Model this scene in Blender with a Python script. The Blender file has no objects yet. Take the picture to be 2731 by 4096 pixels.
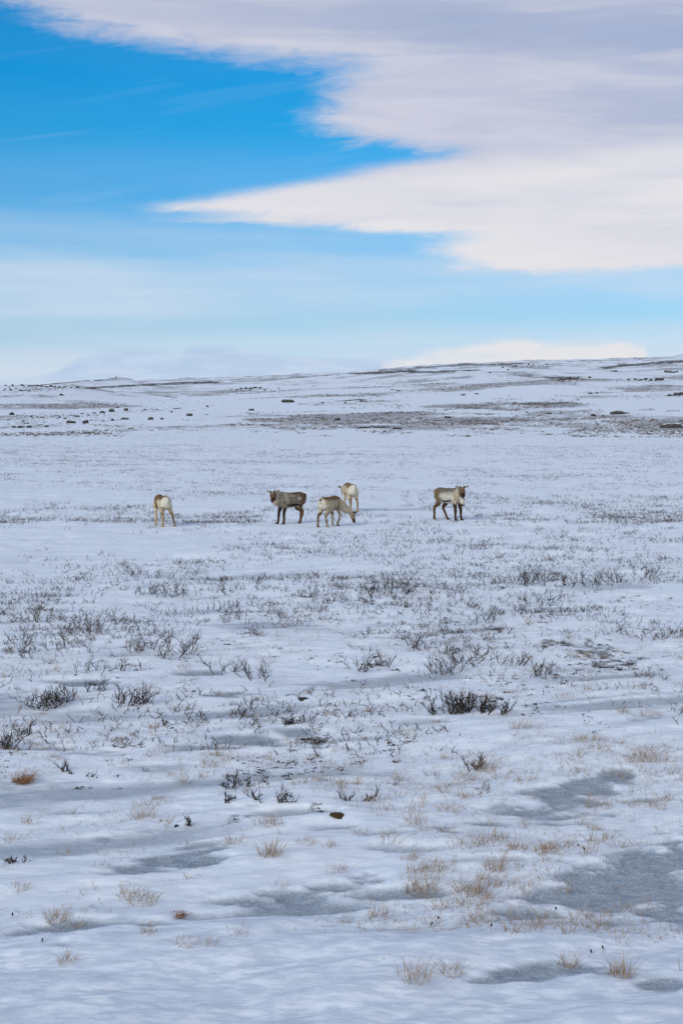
import bpy, bmesh, math, random
import numpy as np
from mathutils import Vector, Matrix
R = math.radians
SC = bpy.context.scene
COL = SC.collection
# ------------------------------------------------------------------ camera
F = 6000.0; PW, PH = 2731.0, 4096.0      # photograph's pixel grid and focal length in its pixels
CAMH = 4.1
PITCH = math.atan((2048 - 1560) / F)     # eye level falls on row 1560
cam = bpy.data.cameras.new('camera'); camo = bpy.data.objects.new('camera', cam); COL.objects.link(camo)
cam.sensor_fit = 'VERTICAL'; cam.sensor_height = 36; cam.sensor_width = 24
cam.lens = 36 * F / PH
cam.clip_start = 0.1; cam.clip_end = 60000
camo.location = (0, 0, CAMH); camo.rotation_euler = (R(90) - PITCH, 0, 0)
SC.camera = camo
SC.render.resolution_x = 682; SC.render.resolution_y = 1024
CP, SP = math.cos(PITCH), math.sin(PITCH)

def pix_dir(px, py):
    cx = (np.asarray(px, float) - PW / 2) / F; cy = (np.asarray(py, float) - PH / 2) / F
    return cx, CP - cy * SP, -SP - cy * CP          # x, y, z of the ray

def pix_uv(px, py):                                  # sine of azimuth, tangent of elevation
    x, y, z = pix_dir(px, py); r = np.hypot(x, y)
    return x / r, z / r

# ------------------------------------------------------------------ world
def N(nt, typ, **kw):
    n = nt.nodes.new(typ)
    for k, v in kw.items():
        setattr(n, k, v)
    return n

def srgb(r, g, b):
    f = lambda c: c / 12.92 if c <= 0.04045 else ((c + 0.055) / 1.055) ** 2.4
    return (f(r / 255), f(g / 255), f(b / 255), 1)

class G:
    """small helper for building node maths"""
    def __init__(s, nt): s.nt = nt
    def link(s, a, b): s.nt.links.new(a, b)
    def put(s, v, sock):
        if isinstance(v, (int, float)): sock.default_value = v
        elif isinstance(v, (tuple, list)): sock.default_value = v
        else: s.link(v, sock)
    def m(s, op, a, b=0.0, c=None, clamp=False):
        n = N(s.nt, 'ShaderNodeMath', operation=op, use_clamp=clamp)
        s.put(a, n.inputs[0]); s.put(b, n.inputs[1])
        if c is not None: s.put(c, n.inputs[2])
        return n.outputs[0]
    def ss(s, v, lo, hi, a=0.0, b=1.0):
        n = N(s.nt, 'ShaderNodeMapRange', interpolation_type='SMOOTHSTEP')
        s.put(v, n.inputs[0]); n.inputs[1].default_value = lo; n.inputs[2].default_value = hi
        n.inputs[3].default_value = a; n.inputs[4].default_value = b
        return n.outputs[0]
    def vec(s, x, y, z=0.0):
        n = N(s.nt, 'ShaderNodeCombineXYZ'); s.put(x, n.inputs[0]); s.put(y, n.inputs[1]); s.put(z, n.inputs[2])
        return n.outputs[0]
    def noise(s, v, scale=1.0, detail=4.0, rough=0.55, dist=0.0):
        n = N(s.nt, 'ShaderNodeTexNoise'); s.put(v, n.inputs['Vector'])
        n.inputs['Scale'].default_value = scale; n.inputs['Detail'].default_value = detail
        n.inputs['Roughness'].default_value = rough; n.inputs['Distortion'].default_value = dist
        return n.outputs['Fac']
    def mix(s, f, a, b):
        n = N(s.nt, 'ShaderNodeMix', data_type='RGBA')
        s.put(f, n.inputs[0]); s.put(a, n.inputs[6]); s.put(b, n.inputs[7])
        return n.outputs[2]
    def ramp(s, v, stops, interp='EASE'):
        n = N(s.nt, 'ShaderNodeValToRGB'); s.put(v, n.inputs[0]); cr = n.color_ramp; cr.interpolation = interp
        while len(cr.elements) < len(stops): cr.elements.new(0.5)
        for e, (p, c) in zip(cr.elements, stops):
            e.position = p; e.color = c if isinstance(c, tuple) else (c, c, c, 1)
        return n.outputs[0]

SUN_EL, SUN_AZ = 30.0, 222.0             # compass angle from +Y, clockwise: behind the camera, from the left
w = bpy.data.worlds.new('World'); SC.world = w; w.use_nodes = True
nt = w.node_tree; nt.nodes.clear(); g = G(nt)
tc = N(nt, 'ShaderNodeTexCoord'); sep = N(nt, 'ShaderNodeSeparateXYZ'); g.link(tc.outputs['Generated'], sep.inputs[0])
X, Y, Z = sep.outputs
rr = g.m('MAXIMUM', g.m('SQRT', g.m('ADD', g.m('MULTIPLY', X, X), g.m('MULTIPLY', Y, Y))), 0.02)
U = g.m('DIVIDE', X, rr); V = g.m('MINIMUM', g.m('DIVIDE', Z, rr), 1.2)
sky = N(nt, 'ShaderNodeTexSky', sky_type='NISHITA'); sky.sun_disc = False
sky.sun_elevation = R(SUN_EL); sky.sun_rotation = R(SUN_AZ)
sky.air_density = 1.0; sky.dust_density = 0.3; sky.ozone_density = 3.0
# deepen the blue away from the horizon, as the polarised winter sky does
vrow = lambda row: math.tan(math.atan((2048 - row) / F) - PITCH) / 0.5
tint = g.ramp(g.m('DIVIDE', V, 0.5), [(0.0, (0.75, 1.10, 1.75, 1)), (vrow(1408), (0.54, 0.89, 1.43, 1)), (vrow(1280), (0.47, 0.83, 1.26, 1)), (vrow(1024), (0.32, 0.80, 1.20, 1)), (vrow(768), (0.17, 0.78, 1.20, 1)),
                                      (vrow(512), (0.02, 0.79, 1.20, 1)), (vrow(256), (0.0, 0.79, 1.24, 1)), (vrow(0), (0.0, 0.78, 1.22, 1)), (1.0, (0.02, 0.75, 1.2, 1))], 'LINEAR')
mul = N(nt, 'ShaderNodeMix', data_type='RGBA', blend_type='MULTIPLY'); mul.inputs[0].default_value = 1
g.link(sky.outputs[0], mul.inputs[6]); g.link(tint, mul.inputs[7])
bg_sky = N(nt, 'ShaderNodeBackground'); bg_sky.inputs[1].default_value = 0.10; g.link(mul.outputs[2], bg_sky.inputs[0])
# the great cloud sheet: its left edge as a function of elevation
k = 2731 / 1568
edge = [(0.449, -0.30), (0.36, -0.42), (0.30, -0.36)]     # (tangent of elevation, sine of azimuth) above frame, unseen, cut back for bluer light
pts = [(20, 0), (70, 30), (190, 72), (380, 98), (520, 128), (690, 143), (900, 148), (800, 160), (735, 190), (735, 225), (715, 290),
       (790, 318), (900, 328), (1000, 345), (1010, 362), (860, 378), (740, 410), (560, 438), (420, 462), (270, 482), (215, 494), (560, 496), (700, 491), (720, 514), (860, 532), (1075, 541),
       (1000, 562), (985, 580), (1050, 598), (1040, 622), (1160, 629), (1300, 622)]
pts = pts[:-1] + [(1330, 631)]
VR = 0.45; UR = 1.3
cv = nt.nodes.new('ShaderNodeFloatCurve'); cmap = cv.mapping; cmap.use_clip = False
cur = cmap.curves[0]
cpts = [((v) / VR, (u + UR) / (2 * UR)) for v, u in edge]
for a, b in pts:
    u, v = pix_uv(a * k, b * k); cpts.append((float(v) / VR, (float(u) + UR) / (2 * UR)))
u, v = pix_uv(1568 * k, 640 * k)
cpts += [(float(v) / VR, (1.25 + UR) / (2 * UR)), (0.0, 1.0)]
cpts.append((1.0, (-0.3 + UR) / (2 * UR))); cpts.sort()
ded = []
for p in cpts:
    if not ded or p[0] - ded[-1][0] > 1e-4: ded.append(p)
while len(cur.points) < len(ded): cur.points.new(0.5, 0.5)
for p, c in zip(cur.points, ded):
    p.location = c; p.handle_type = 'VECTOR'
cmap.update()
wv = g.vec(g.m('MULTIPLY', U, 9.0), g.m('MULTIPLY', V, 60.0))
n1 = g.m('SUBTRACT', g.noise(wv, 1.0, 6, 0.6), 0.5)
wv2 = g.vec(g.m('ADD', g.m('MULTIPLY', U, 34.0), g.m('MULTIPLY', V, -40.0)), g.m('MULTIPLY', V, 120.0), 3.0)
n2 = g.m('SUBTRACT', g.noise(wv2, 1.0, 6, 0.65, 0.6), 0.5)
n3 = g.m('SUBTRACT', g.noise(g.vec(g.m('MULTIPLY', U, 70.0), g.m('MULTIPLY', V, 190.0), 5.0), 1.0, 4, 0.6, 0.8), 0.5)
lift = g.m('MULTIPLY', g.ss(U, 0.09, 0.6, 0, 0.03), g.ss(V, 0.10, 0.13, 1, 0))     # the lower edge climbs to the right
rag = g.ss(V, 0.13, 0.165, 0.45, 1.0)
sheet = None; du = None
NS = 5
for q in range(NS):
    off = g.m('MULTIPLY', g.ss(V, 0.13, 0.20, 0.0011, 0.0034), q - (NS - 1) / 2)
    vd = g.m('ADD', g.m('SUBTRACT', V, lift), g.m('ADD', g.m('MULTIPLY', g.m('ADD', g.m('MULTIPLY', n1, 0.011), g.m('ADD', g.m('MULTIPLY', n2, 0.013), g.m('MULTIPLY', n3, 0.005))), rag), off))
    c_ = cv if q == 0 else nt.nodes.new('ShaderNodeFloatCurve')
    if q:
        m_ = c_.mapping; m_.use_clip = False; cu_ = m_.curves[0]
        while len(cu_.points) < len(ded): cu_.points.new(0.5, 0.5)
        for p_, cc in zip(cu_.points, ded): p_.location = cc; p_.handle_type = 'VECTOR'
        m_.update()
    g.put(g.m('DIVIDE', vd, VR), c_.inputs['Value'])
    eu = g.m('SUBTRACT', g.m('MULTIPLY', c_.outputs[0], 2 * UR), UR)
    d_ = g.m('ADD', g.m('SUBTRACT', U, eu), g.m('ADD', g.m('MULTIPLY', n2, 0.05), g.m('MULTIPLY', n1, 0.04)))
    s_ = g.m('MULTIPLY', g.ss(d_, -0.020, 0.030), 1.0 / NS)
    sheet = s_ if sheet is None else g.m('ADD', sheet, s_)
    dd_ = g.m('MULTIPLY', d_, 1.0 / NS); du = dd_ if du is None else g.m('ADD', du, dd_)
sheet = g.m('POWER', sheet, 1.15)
# sheet colour: grey lavender above, creamy white in the low lobe
cn = g.noise(g.vec(g.m('MULTIPLY', U, 5.0), g.m('MULTIPLY', V, 34.0), 7.0), 1.0, 5, 0.5)
lob = g.m('ADD', V, g.m('ADD', g.m('MULTIPLY', g.m('SUBTRACT', cn, 0.5), 0.03), g.m('MULTIPLY', U, -0.09)))
low = g.ss(lob, 0.128, 0.152, 1, 0)
dark = g.ss(g.m('ADD', g.m('ADD', du, g.m('MULTIPLY', V, 0.9)), g.m('MULTIPLY', cn, 0.14)), 0.28, 0.56)
c_up = g.mix(dark, srgb(196, 200, 219), srgb(164, 178, 208))
c_up = g.mix(g.m('MULTIPLY', g.ss(cn, 0.35, 0.7), 0.25), c_up, srgb(216, 212, 226))
c_low = g.mix(g.ss(cn, 0.3, 0.7), srgb(220, 219, 228), srgb(234, 231, 233))
c_sheet = g.mix(low, c_up, c_low)
inn = g.noise(g.vec(g.m('ADD', g.m('MULTIPLY', U, 8.0), g.m('MULTIPLY', V, 10.0)), g.m('MULTIPLY', V, 60.0), 15.0), 1.0, 6, 0.55, 0.5)
c_sheet = g.mix(g.m('MULTIPLY', g.ss(inn, 0.42, 0.72), 0.42), c_sheet, srgb(226, 224, 230))
c_sheet = g.mix(g.m('MULTIPLY', g.ss(inn, 0.55, 0.28), 0.22), c_sheet, srgb(172, 184, 212))
# thin veil of cirrus, thick near the horizon
vn = g.noise(g.vec(g.m('ADD', g.m('MULTIPLY', U, 3.0), g.m('MULTIPLY', V, 5.0)), g.m('MULTIPLY', V, 26.0), 11.0), 1.0, 5, 0.55)
veil_base = g.ramp(g.m('DIVIDE', V, 0.30), [(0.0, 0.70), (0.14, 0.70), (0.26, 0.74), (0.32, 0.46), (0.42, 0.10), (0.6, 0.04), (1.0, 0.02)], 'EASE')
wis = g.noise(g.vec(g.m('ADD', g.m('MULTIPLY', U, 5.0), g.m('MULTIPLY', V, -6.0)), g.m('ADD', g.m('MULTIPLY', V, 55.0), g.m('MULTIPLY', U, -9.0)), 27.0), 1.0, 6, 0.6, 0.4)
veil = g.m('MULTIPLY', veil_base, g.ss(vn, 0.28, 0.68, 0.45, 1.25), clamp=True)
veil = g.m('MAXIMUM', veil, g.m('MULTIPLY', g.ss(wis, 0.44, 0.72), g.ss(V, 0.07, 0.26, 0.22, 0.06)))
clear = g.m('MULTIPLY', g.ss(g.m('ABSOLUTE', g.m('SUBTRACT', g.m('ADD', V, g.m('MULTIPLY', U, -0.045)), 0.046)), 0.0, 0.018, 1, 0), 0.4)
veil = g.m('MULTIPLY', veil, g.m('SUBTRACT', 1.0, clear))
c_veil = g.ramp(g.m('DIVIDE', V, 0.2), [(0.0, srgb(212, 222, 237)), (0.45, srgb(202, 219, 238)), (1.0, srgb(185, 211, 238))], 'LINEAR')
# low clouds standing on the horizon
def hill_cloud(pts_uv, seed, amp, soft):
    c = N(nt, 'ShaderNodeFloatCurve'); mp = c.mapping; mp.use_clip = False; q = mp.curves[0]
    arr = sorted([((u + 0.4) / 0.8, v / 0.06) for u, v in pts_uv])
    while len(q.points) < len(arr): q.points.new(0.5, 0.5)
    for p, a in zip(q.points, arr): p.location = a
    mp.update()
    nn = g.m('SUBTRACT', g.noise(g.vec(g.m('MULTIPLY', U, 26.0), g.m('MULTIPLY', V, 120.0), seed), 1.0, 5, 0.55), 0.5)
    g.put(g.m('DIVIDE', g.m('ADD', U, 0.4), 0.8), c.inputs['Value'])
    top = g.m('MULTIPLY', c.outputs[0], 0.06)
    return g.ss(g.m('ADD', g.m('SUBTRACT', top, V), g.m('MULTIPLY', nn, amp)), -soft, soft), nn
def uvl(lst): return [tuple(float(q) for q in pix_uv(a * k, b * k)) for a, b in lst]
lav, ln = hill_cloud([(-0.4, 0.0)] + uvl([(60, 868), (160, 835), (220, 812), (300, 803), (385, 806), (408, 816), (430, 799), (480, 795), (520, 797), (600, 812), (720, 822), (850, 824), (960, 838), (1050, 860)]) + [(0.4, 0.0)], 21.0, 0.007, 0.0028)
crm, kn = hill_cloud([(-0.4, 0.0)] + uvl([(840, 868), (880, 842), (960, 822), (1060, 800), (1130, 786), (1180, 782), (1260, 787), (1400, 786), (1450, 792), (1480, 802), (1510, 850)]) + [(0.4, 0.0)], 33.0, 0.012, 0.0042)
bands = g.m('MULTIPLY', lav, g.ss(V, 0.0, 0.012, 0.30, 0.72))
c_lav = g.mix(g.ss(ln, -0.1, 0.15), srgb(176, 199, 230), srgb(194, 211, 236))
crm_a = g.m('MULTIPLY', crm, g.ss(kn, -0.25, 0.1, 0.55, 0.92))
def bgc(col, st=1.0):
    b = N(nt, 'ShaderNodeBackground'); g.put(col, b.inputs[0]); b.inputs[1].default_value = st; return b.outputs[0]
def mixs(f, a, b):
    n = N(nt, 'ShaderNodeMixShader'); g.put(f, n.inputs[0]); g.link(a, n.inputs[1]); g.link(b, n.inputs[2]); return n.outputs[0]
s = mixs(veil, bg_sky.outputs[0], bgc(c_veil))
s = mixs(bands, s, bgc(c_lav))
s = mixs(crm_a, s, bgc(srgb(232, 230, 232)))
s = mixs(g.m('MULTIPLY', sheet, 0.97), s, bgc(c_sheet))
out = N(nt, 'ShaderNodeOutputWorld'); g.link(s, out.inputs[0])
# ------------------------------------------------------------------ sun through thin cloud
sl = bpy.data.lights.new('sun', 'SUN'); sl.energy = 2.3; sl.angle = R(36); sl.color = (1.0, 0.94, 0.80)
so = bpy.data.objects.new('sun', sl); COL.objects.link(so)
sd = Vector((math.sin(R(SUN_AZ)) * math.cos(R(SUN_EL)), math.cos(R(SUN_AZ)) * math.cos(R(SUN_EL)), math.sin(R(SUN_EL))))
so.rotation_euler = sd.to_track_quat('Z', 'Y').to_euler()
SC.view_settings.view_transform = 'Standard'; SC.view_settings.look = 'None'
SC.view_settings.exposure = 0.0; SC.view_settings.gamma = 1.0; SC.view_settings.use_curve_mapping = False
SC.render.engine = 'CYCLES'

# ------------------------------------------------------------------ numeric noise
def vnoise(x, y, seed=0):
    xi = np.floor(x).astype(np.int64); yi = np.floor(y).astype(np.int64)
    fx = x - xi; fy = y - yi
    fx = fx * fx * fx * (fx * (fx * 6 - 15) + 10); fy = fy * fy * fy * (fy * (fy * 6 - 15) + 10)
    def h(a, b):
        v = (a * 374761393 + b * 668265263 + seed * 974711) & 0xffffffff
        v = ((v ^ (v >> 13)) * 1274126177) & 0xffffffff
        v = v ^ (v >> 16)
        return v.astype(np.float64) / 4294967295.0
    a = h(xi, yi); b = h(xi + 1, yi); c = h(xi, yi + 1); d = h(xi + 1, yi + 1)
    return (a + (b - a) * fx) * (1 - fy) + (c + (d - c) * fx) * fy

def fbm(x, y, octv=4, seed=0, gain=0.5):
    s = 0.0; a = 1.0; t = 0.0
    for i in range(octv):
        s = s + a * vnoise(x * 2.03 ** i + 17.3 * i, y * 2.03 ** i - 9.1 * i, seed + i); t += a; a *= gain
    return s / t - 0.5
def sstep(x, lo, hi):
    t = np.clip((x - lo) / (hi - lo), 0, 1); return t * t * (3 - 2 * t)

# ------------------------------------------------------------------ terrain
def tan_el(px, py):
    x, y, z = pix_dir(px, py); return z / np.hypot(x, y)
def azm(px, py=1550):
    x, y, z = pix_dir(px, py); return np.arctan2(x, y)
LAY = {  # distance -> (photo column, photo row) of the terrain there
    190: [(-400, 1692), (600, 1688), (1365, 1684), (2100, 1678), (2731, 1670), (3100, 1670)],
    260: [(-400, 1645), (310, 1645), (600, 1642), (1365, 1630), (2100, 1615), (2731, 1612), (3100, 1612)],
    360: [(-400, 1595), (310, 1600), (600, 1614), (900, 1606), (1365, 1590), (2100, 1572), (2731, 1560), (3100, 1560)],
    450: [(-400, 1541), (60, 1539), (310, 1544), (480, 1572), (620, 1590), (900, 1588), (1365, 1568), (1800, 1548), (2050, 1536), (2250, 1522), (2400, 1528), (2731, 1528), (3100, 1525)],
    650: [(-400, 1558), (310, 1558), (450, 1562), (620, 1572), (900, 1566), (1365, 1546), (1800, 1522), (2100, 1506), (2250, 1508), (2731, 1508), (3100, 1505)],
    900: [(-400, 1556), (60, 1552), (120, 1545), (280, 1528), (400, 1514), (470, 1507), (520, 1512), (600, 1540), (720, 1556), (900, 1550), (1365, 1522), (1700, 1492), (1850, 1472), (2000, 1458), (2200, 1457), (2350, 1468), (2480, 1486), (2731, 1488), (3100, 1485)],
    1150: [(-400, 1556), (350, 1556), (420, 1548), (700, 1540), (900, 1532), (1365, 1506), (1800, 1476), (2100, 1468), (2400, 1466), (2731, 1456), (3100, 1450)],
    1600: [(-400, 1553), (120, 1552), (400, 1540), (575, 1519), (923, 1511), (1100, 1503), (1365, 1490), (1748, 1460), (2123, 1443), (2400, 1436), (2731, 1423), (3100, 1415)],
}
AZG = np.linspace(-R(20), R(20), 1600)
DG = np.exp(np.linspace(math.log(100), math.log(30000), 900)); LDG = np.log(DG)
rows_z = [np.zeros(AZG.size), np.zeros(AZG.size)]; dl = [100.0, 135.0]
for d in sorted(LAY):
    a = np.array(LAY[d], float)
    te = tan_el(a[:, 0], a[:, 1]); az = azm(a[:, 0], a[:, 1])
    r = np.interp(AZG, az, te)
    kk = np.hanning(41); kk /= kk.sum()
    r = np.convolve(np.pad(r, 20, 'edge'), kk, 'valid')
    rows_z.append(CAMH + d * r); dl.append(float(d))
z16 = rows_z[-1]
rows_z += [np.maximum(3.0, z16 * 0.55), np.full(AZG.size, 3.0), np.full(AZG.size, 3.0)]; dl += [2200.0, 3200.0, 30000.0]
rows_z = np.array(rows_z); ldl = np.log(np.array(dl))
ZT = np.empty((AZG.size, DG.size))
for i in range(AZG.size): ZT[i] = np.interp(LDG, ldl, rows_z[:, i])
kk = np.hanning(23); kk /= kk.sum()
ZT = np.apply_along_axis(lambda v: np.convolve(np.pad(v, 11, 'edge'), kk, 'valid'), 1, ZT)
EDGE_AVG = 0.5 * (ZT[0] + ZT[-1])

def base_z(x, y):
    d = np.hypot(x, y); az = np.arctan2(x, y)
    fi = np.clip((az - AZG[0]) / (AZG[1] - AZG[0]), 0, AZG.size - 1.001)
    fj = np.clip((np.log(np.maximum(d, 100.001)) - LDG[0]) / (LDG[1] - LDG[0]), 0, DG.size - 1.001)
    i = fi.astype(int); j = fj.astype(int); u = fi - i; v = fj - j
    z = (ZT[i, j] * (1 - u) + ZT[i + 1, j] * u) * (1 - v) + (ZT[i, j + 1] * (1 - u) + ZT[i + 1, j + 1] * u) * v
    b = sstep(np.abs(az), R(35), R(120))
    ea = EDGE_AVG[j] * (1 - v) + EDGE_AVG[j + 1] * v
    return z * (1 - b) + ea * b

def flat_pt(px, py):                                 # photo pixel -> point on the level plain
    x, y, z = pix_dir(px, py); t = -CAMH / z
    return x * t, y * t
def project(x, y, z):
    fw = y * CP - (z - CAMH) * SP; up = y * SP + (z - CAMH) * CP
    return PW / 2 + F * x / fw, PH / 2 - F * up / fw

# bare wind-polished ice: centre and half size in the overview's pixels (1568 wide), strength
ICE = [(1420, 1782, 50, 14, .9), (1360, 1803, 80, 24, 1.1), (1290, 1828, 100, 28, 1.15), (1210, 1858, 120, 24, 1.1), (1260, 1882, 90, 14, 1.1), (1120, 1886, 110, 18, 1), (1010, 1900, 100, 18, .9), (900, 1915, 90, 14, .8),
       (1550, 1940, 60, 40, 1.1), (1500, 1985, 110, 55, 1.25), (1420, 2030, 130, 42, 1.25), (1340, 2060, 110, 30, 1.1), (1540, 2060, 110, 60, 1.15), (1260, 2105, 110, 22, .9), (1170, 2125, 70, 14, .8), (1400, 2110, 120, 22, .8),
       (470, 1945, 90, 16, 1), (420, 1970, 120, 24, 1.05), (330, 1990, 90, 14, .9), (250, 2005, 80, 10, .7), (850, 2028, 60, 16, 1.05), (760, 2042, 110, 16, 1), (650, 2052, 120, 22, 1.1), (560, 2070, 100, 16, 1), (900, 2062, 110, 14, .8), (700, 2085, 150, 14, .8),
       (240, 1918, 70, 15, .9), (330, 1900, 70, 8, .6), (170, 2135, 150, 22, .85), (60, 2140, 80, 18, .8), (330, 2128, 110, 18, .8), (470, 2110, 110, 14, .7), (600, 2100, 90, 10, .7), (1180, 2238, 90, 13, 1), (1280, 2222, 110, 13, 1), (1120, 2250, 50, 8, .8), (1520, 2257, 60, 20, 1), (1420, 2240, 60, 10, .7), (150, 2180, 60, 10, .6),
       (560, 1690, 120, 11, .9), (680, 1678, 90, 10, .8), (450, 1705, 90, 9, .7), (110, 1712, 110, 10, .7), (210, 1725, 80, 8, .6), (60, 1585, 80, 8, .9), (150, 1570, 100, 8, .9), (520, 1592, 90, 8, .8), (480, 1546, 70, 8, .8), (880, 1168, 150, 3, .6), (1060, 1165, 120, 3, .55), (330, 1026, 60, 2, .5),
       (620, 1625, 90, 8, .6), (730, 1645, 90, 7, .6), (820, 1690, 130, 8, .5), (900, 1950, 140, 10, .6), (350, 1755, 100, 7, .5), (60, 1500, 70, 8, .4), (970, 1655, 60, 8, .5), (1000, 2140, 120, 9, .6), (690, 1870, 110, 9, .6), (500, 1855, 90, 8, .5), (780, 1900, 80, 8, .6), (1120, 1980, 90, 9, .5), (150, 1850, 110, 8, .5), (1480, 1830, 80, 10, .6)]
ICEW = []
for a, b, rx, ry, st in ICE:
    cx, cy = flat_pt(a * k, b * k); s = F / cy
    d1 = flat_pt(a * k, (b - ry) * k)[1]; d0 = flat_pt(a * k, (b + ry) * k)[1]
    ICEW.append((float(cx), float((d0 + d1) / 2), rx * k / s, float((d1 - d0) / 2), st))
# patches where wind has bared dark heath
HEATH = [(665, 1603, 70, 10, 1), (620, 1612, 40, 8, 1), (715, 1692, 50, 14, 1), (735, 1702, 30, 8, 1), (400, 1680, 34, 6, .9), (865, 1512, 50, 16, 1), (1370, 1500, 110, 22, .9), (1420, 1520, 60, 14, .9), (1135, 1446, 50, 8, .9),
         (1250, 1438, 60, 10, .8), (1010, 1425, 130, 14, .7), (270, 1655, 34, 8, .8), (175, 1795, 14, 7, .9), (455, 1560, 24, 7, .9), (300, 1490, 60, 9, .7), (850, 1500, 60, 14, .7), (1480, 1440, 70, 16, .6), (540, 1885, 30, 8, .6),
         (720, 1862, 12, 5, .7), (790, 1490, 40, 8, .6), (1120, 1600, 60, 9, .5), (960, 1600, 40, 7, .5), (1040, 1560, 70, 10, .6), (120, 1620, 40, 6, .5), (200, 1570, 50, 6, .6), (900, 1620, 50, 6, .5), (1330, 1640, 60, 10, .4), (260, 1580, 40, 5, .5), (1390, 1470, 90, 12, .6), (1490, 1520, 60, 14, .7)]
HEATHW = []
for a, b, rx, ry, st in HEATH:
    cx, cy = flat_pt(a * k, b * k); s = F / cy
    d1 = flat_pt(a * k, (b - ry) * k)[1]; d0 = flat_pt(a * k, (b + ry) * k)[1]
    HEATHW.append((float(cx), float((d0 + d1) / 2), rx * k / s, float((d1 - d0) / 2), st))

def blob_mask(x, y, lst, seed, wob, soft=(0.35, 1.35)):
    th = R(18); a = x * math.cos(th) + y * math.sin(th); b = -x * math.sin(th) + y * math.cos(th)
    wx = fbm(a * 0.55, b * 1.1, 4, seed); fine = fbm(a * 1.3, b * 4.2, 5, seed + 9, 0.62)
    m = np.zeros_like(x)
    for cx, cy, rx, ry, st in lst:
        sel = (np.abs(x - cx) < rx * 2.4) & (np.abs(y - cy) < ry * 2.4)
        if not sel.any(): continue
        rho = np.hypot((x[sel] - cx) / rx, (y[sel] - cy) / ry) + wob * wx[sel] * 1.7 + wob * 1.5 * fine[sel]
        m[sel] = np.maximum(m[sel], st * (1 - sstep(rho, *soft)))
    return m
def ice_mask(x, y):
    x = np.asarray(x, float); y = np.asarray(y, float)
    m = blob_mask(x, y, ICEW, 40, 1.0)
    th = R(20); a = x * math.cos(th) + y * math.sin(th); b = -x * math.sin(th) + y * math.cos(th)
    d = np.hypot(x, y)                                # faint polished lanes between the drifts, blown snow lying across the ice
    lanes = sstep(fbm(a / 2.6, b / 0.9, 4, 47), -0.04, 0.30) * 0.60 * (1 - sstep(d, 26, 45)) * sstep(d, 11.2, 12.5)
    m = np.maximum(m, lanes)
    tong = sstep(fbm(a / 1.5, b / 0.36, 4, 49, 0.6), 0.08, 0.24)
    return np.clip(m, 0, 1.1) * (1 - 0.7 * tong)
def heath_mask(x, y):
    return blob_mask(np.asarray(x, float), np.asarray(y, float), HEATHW, 70, 1.6, (0.0, 1.2))

DEER_XY = []        # filled in below: ground is trodden flat there
def relief(x, y, ice=None):
    d = np.hypot(x, y)
    if ice is None: ice = ice_mask(x, y)
    th = R(20); a = x * math.cos(th) + y * math.sin(th); b = -x * math.sin(th) + y * math.cos(th)
    near = 1 - sstep(d, 90, 160)
    z = 0.24 * fbm(x / 3.2, y / 2.4, 4, 1) * near                       # hummocks
    dr = fbm(a / 2.4, b / 0.75, 4, 5)
    z = z + near * (0.15 * np.abs(dr) - 0.03)                         # wind drifts with crests
    z = z + near * 0.04 * fbm(a / 1.3, b / 0.42, 3, 15) * (1 - sstep(d, 25, 45))
    z = z + near * 0.034 * fbm(a / 0.6, b / 0.2, 4, 8) * (1 - sstep(d, 25, 60))   # sastrugi
    smooth = sstep(d, 13.5, 15.5)
    z = z * (1 - 0.6 * ice)
    z = z - 0.05 * ice
    # foreground bank of clean snow
    front = 1 - sstep(d + 0.5 * fbm(x / 1.5, y / 1.5, 2, 12), 10.9, 11.6)
    z = z + 0.05 * front
    far = sstep(d, 120, 260)
    z = z + far * d / F * (16.0 * fbm(x / 60, y / 60, 3, 20) + 11.0 * fbm(x / 16, y / 22, 4, 23)) * (1 - 0.75 * sstep(d, 3000, 6000))
    for cx, cy in DEER_XY:
        f = 1 - sstep(np.hypot(x - cx, y - cy), 0.8, 2.0); z = z * (1 - 0.85 * f)
    return z
def gz(x, y):
    x = np.atleast_1d(np.asarray(x, float)); y = np.atleast_1d(np.asarray(y, float))
    return base_z(x, y) + relief(x, y)
def ground_at(px, py):
    """photo pixel -> point on the built ground (march along the ray)"""
    dx, dy, dz = (float(q) for q in pix_dir(px, py)); r = math.hypot(dx, dy); dx /= r; dy /= r; dz /= r
    t = np.exp(np.linspace(math.log(6), math.log(2600), 5000))
    zz = gz(t * dx, t * dy); below = (CAMH + t * dz) < zz
    if not below.any(): i = len(t) - 1
    else: i = int(np.argmax(below))
    i = max(i, 1)
    a = (CAMH + t[i - 1] * dz) - zz[i - 1]; b = (CAMH + t[i] * dz) - zz[i]
    tt = t[i - 1] + (t[i] - t[i - 1]) * (a / (a - b) if a != b else 0)
    x, y = tt * dx, tt * dy
    return x, y, float(gz(x, y)[0])

DEER = [  # foot pixel (full photograph), heading in degrees, scale
    (650, 2104, 115, .95), (1162, 2094, 214, 1.0), (1318, 2106, 56, .93), (1400, 2045, 105, .97), (1796, 2080, -40, 1.05)]
for a, b, h, s_ in DEER:
    q = flat_pt(a, b); DEER_XY.append((float(q[0]), float(q[1])))

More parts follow.
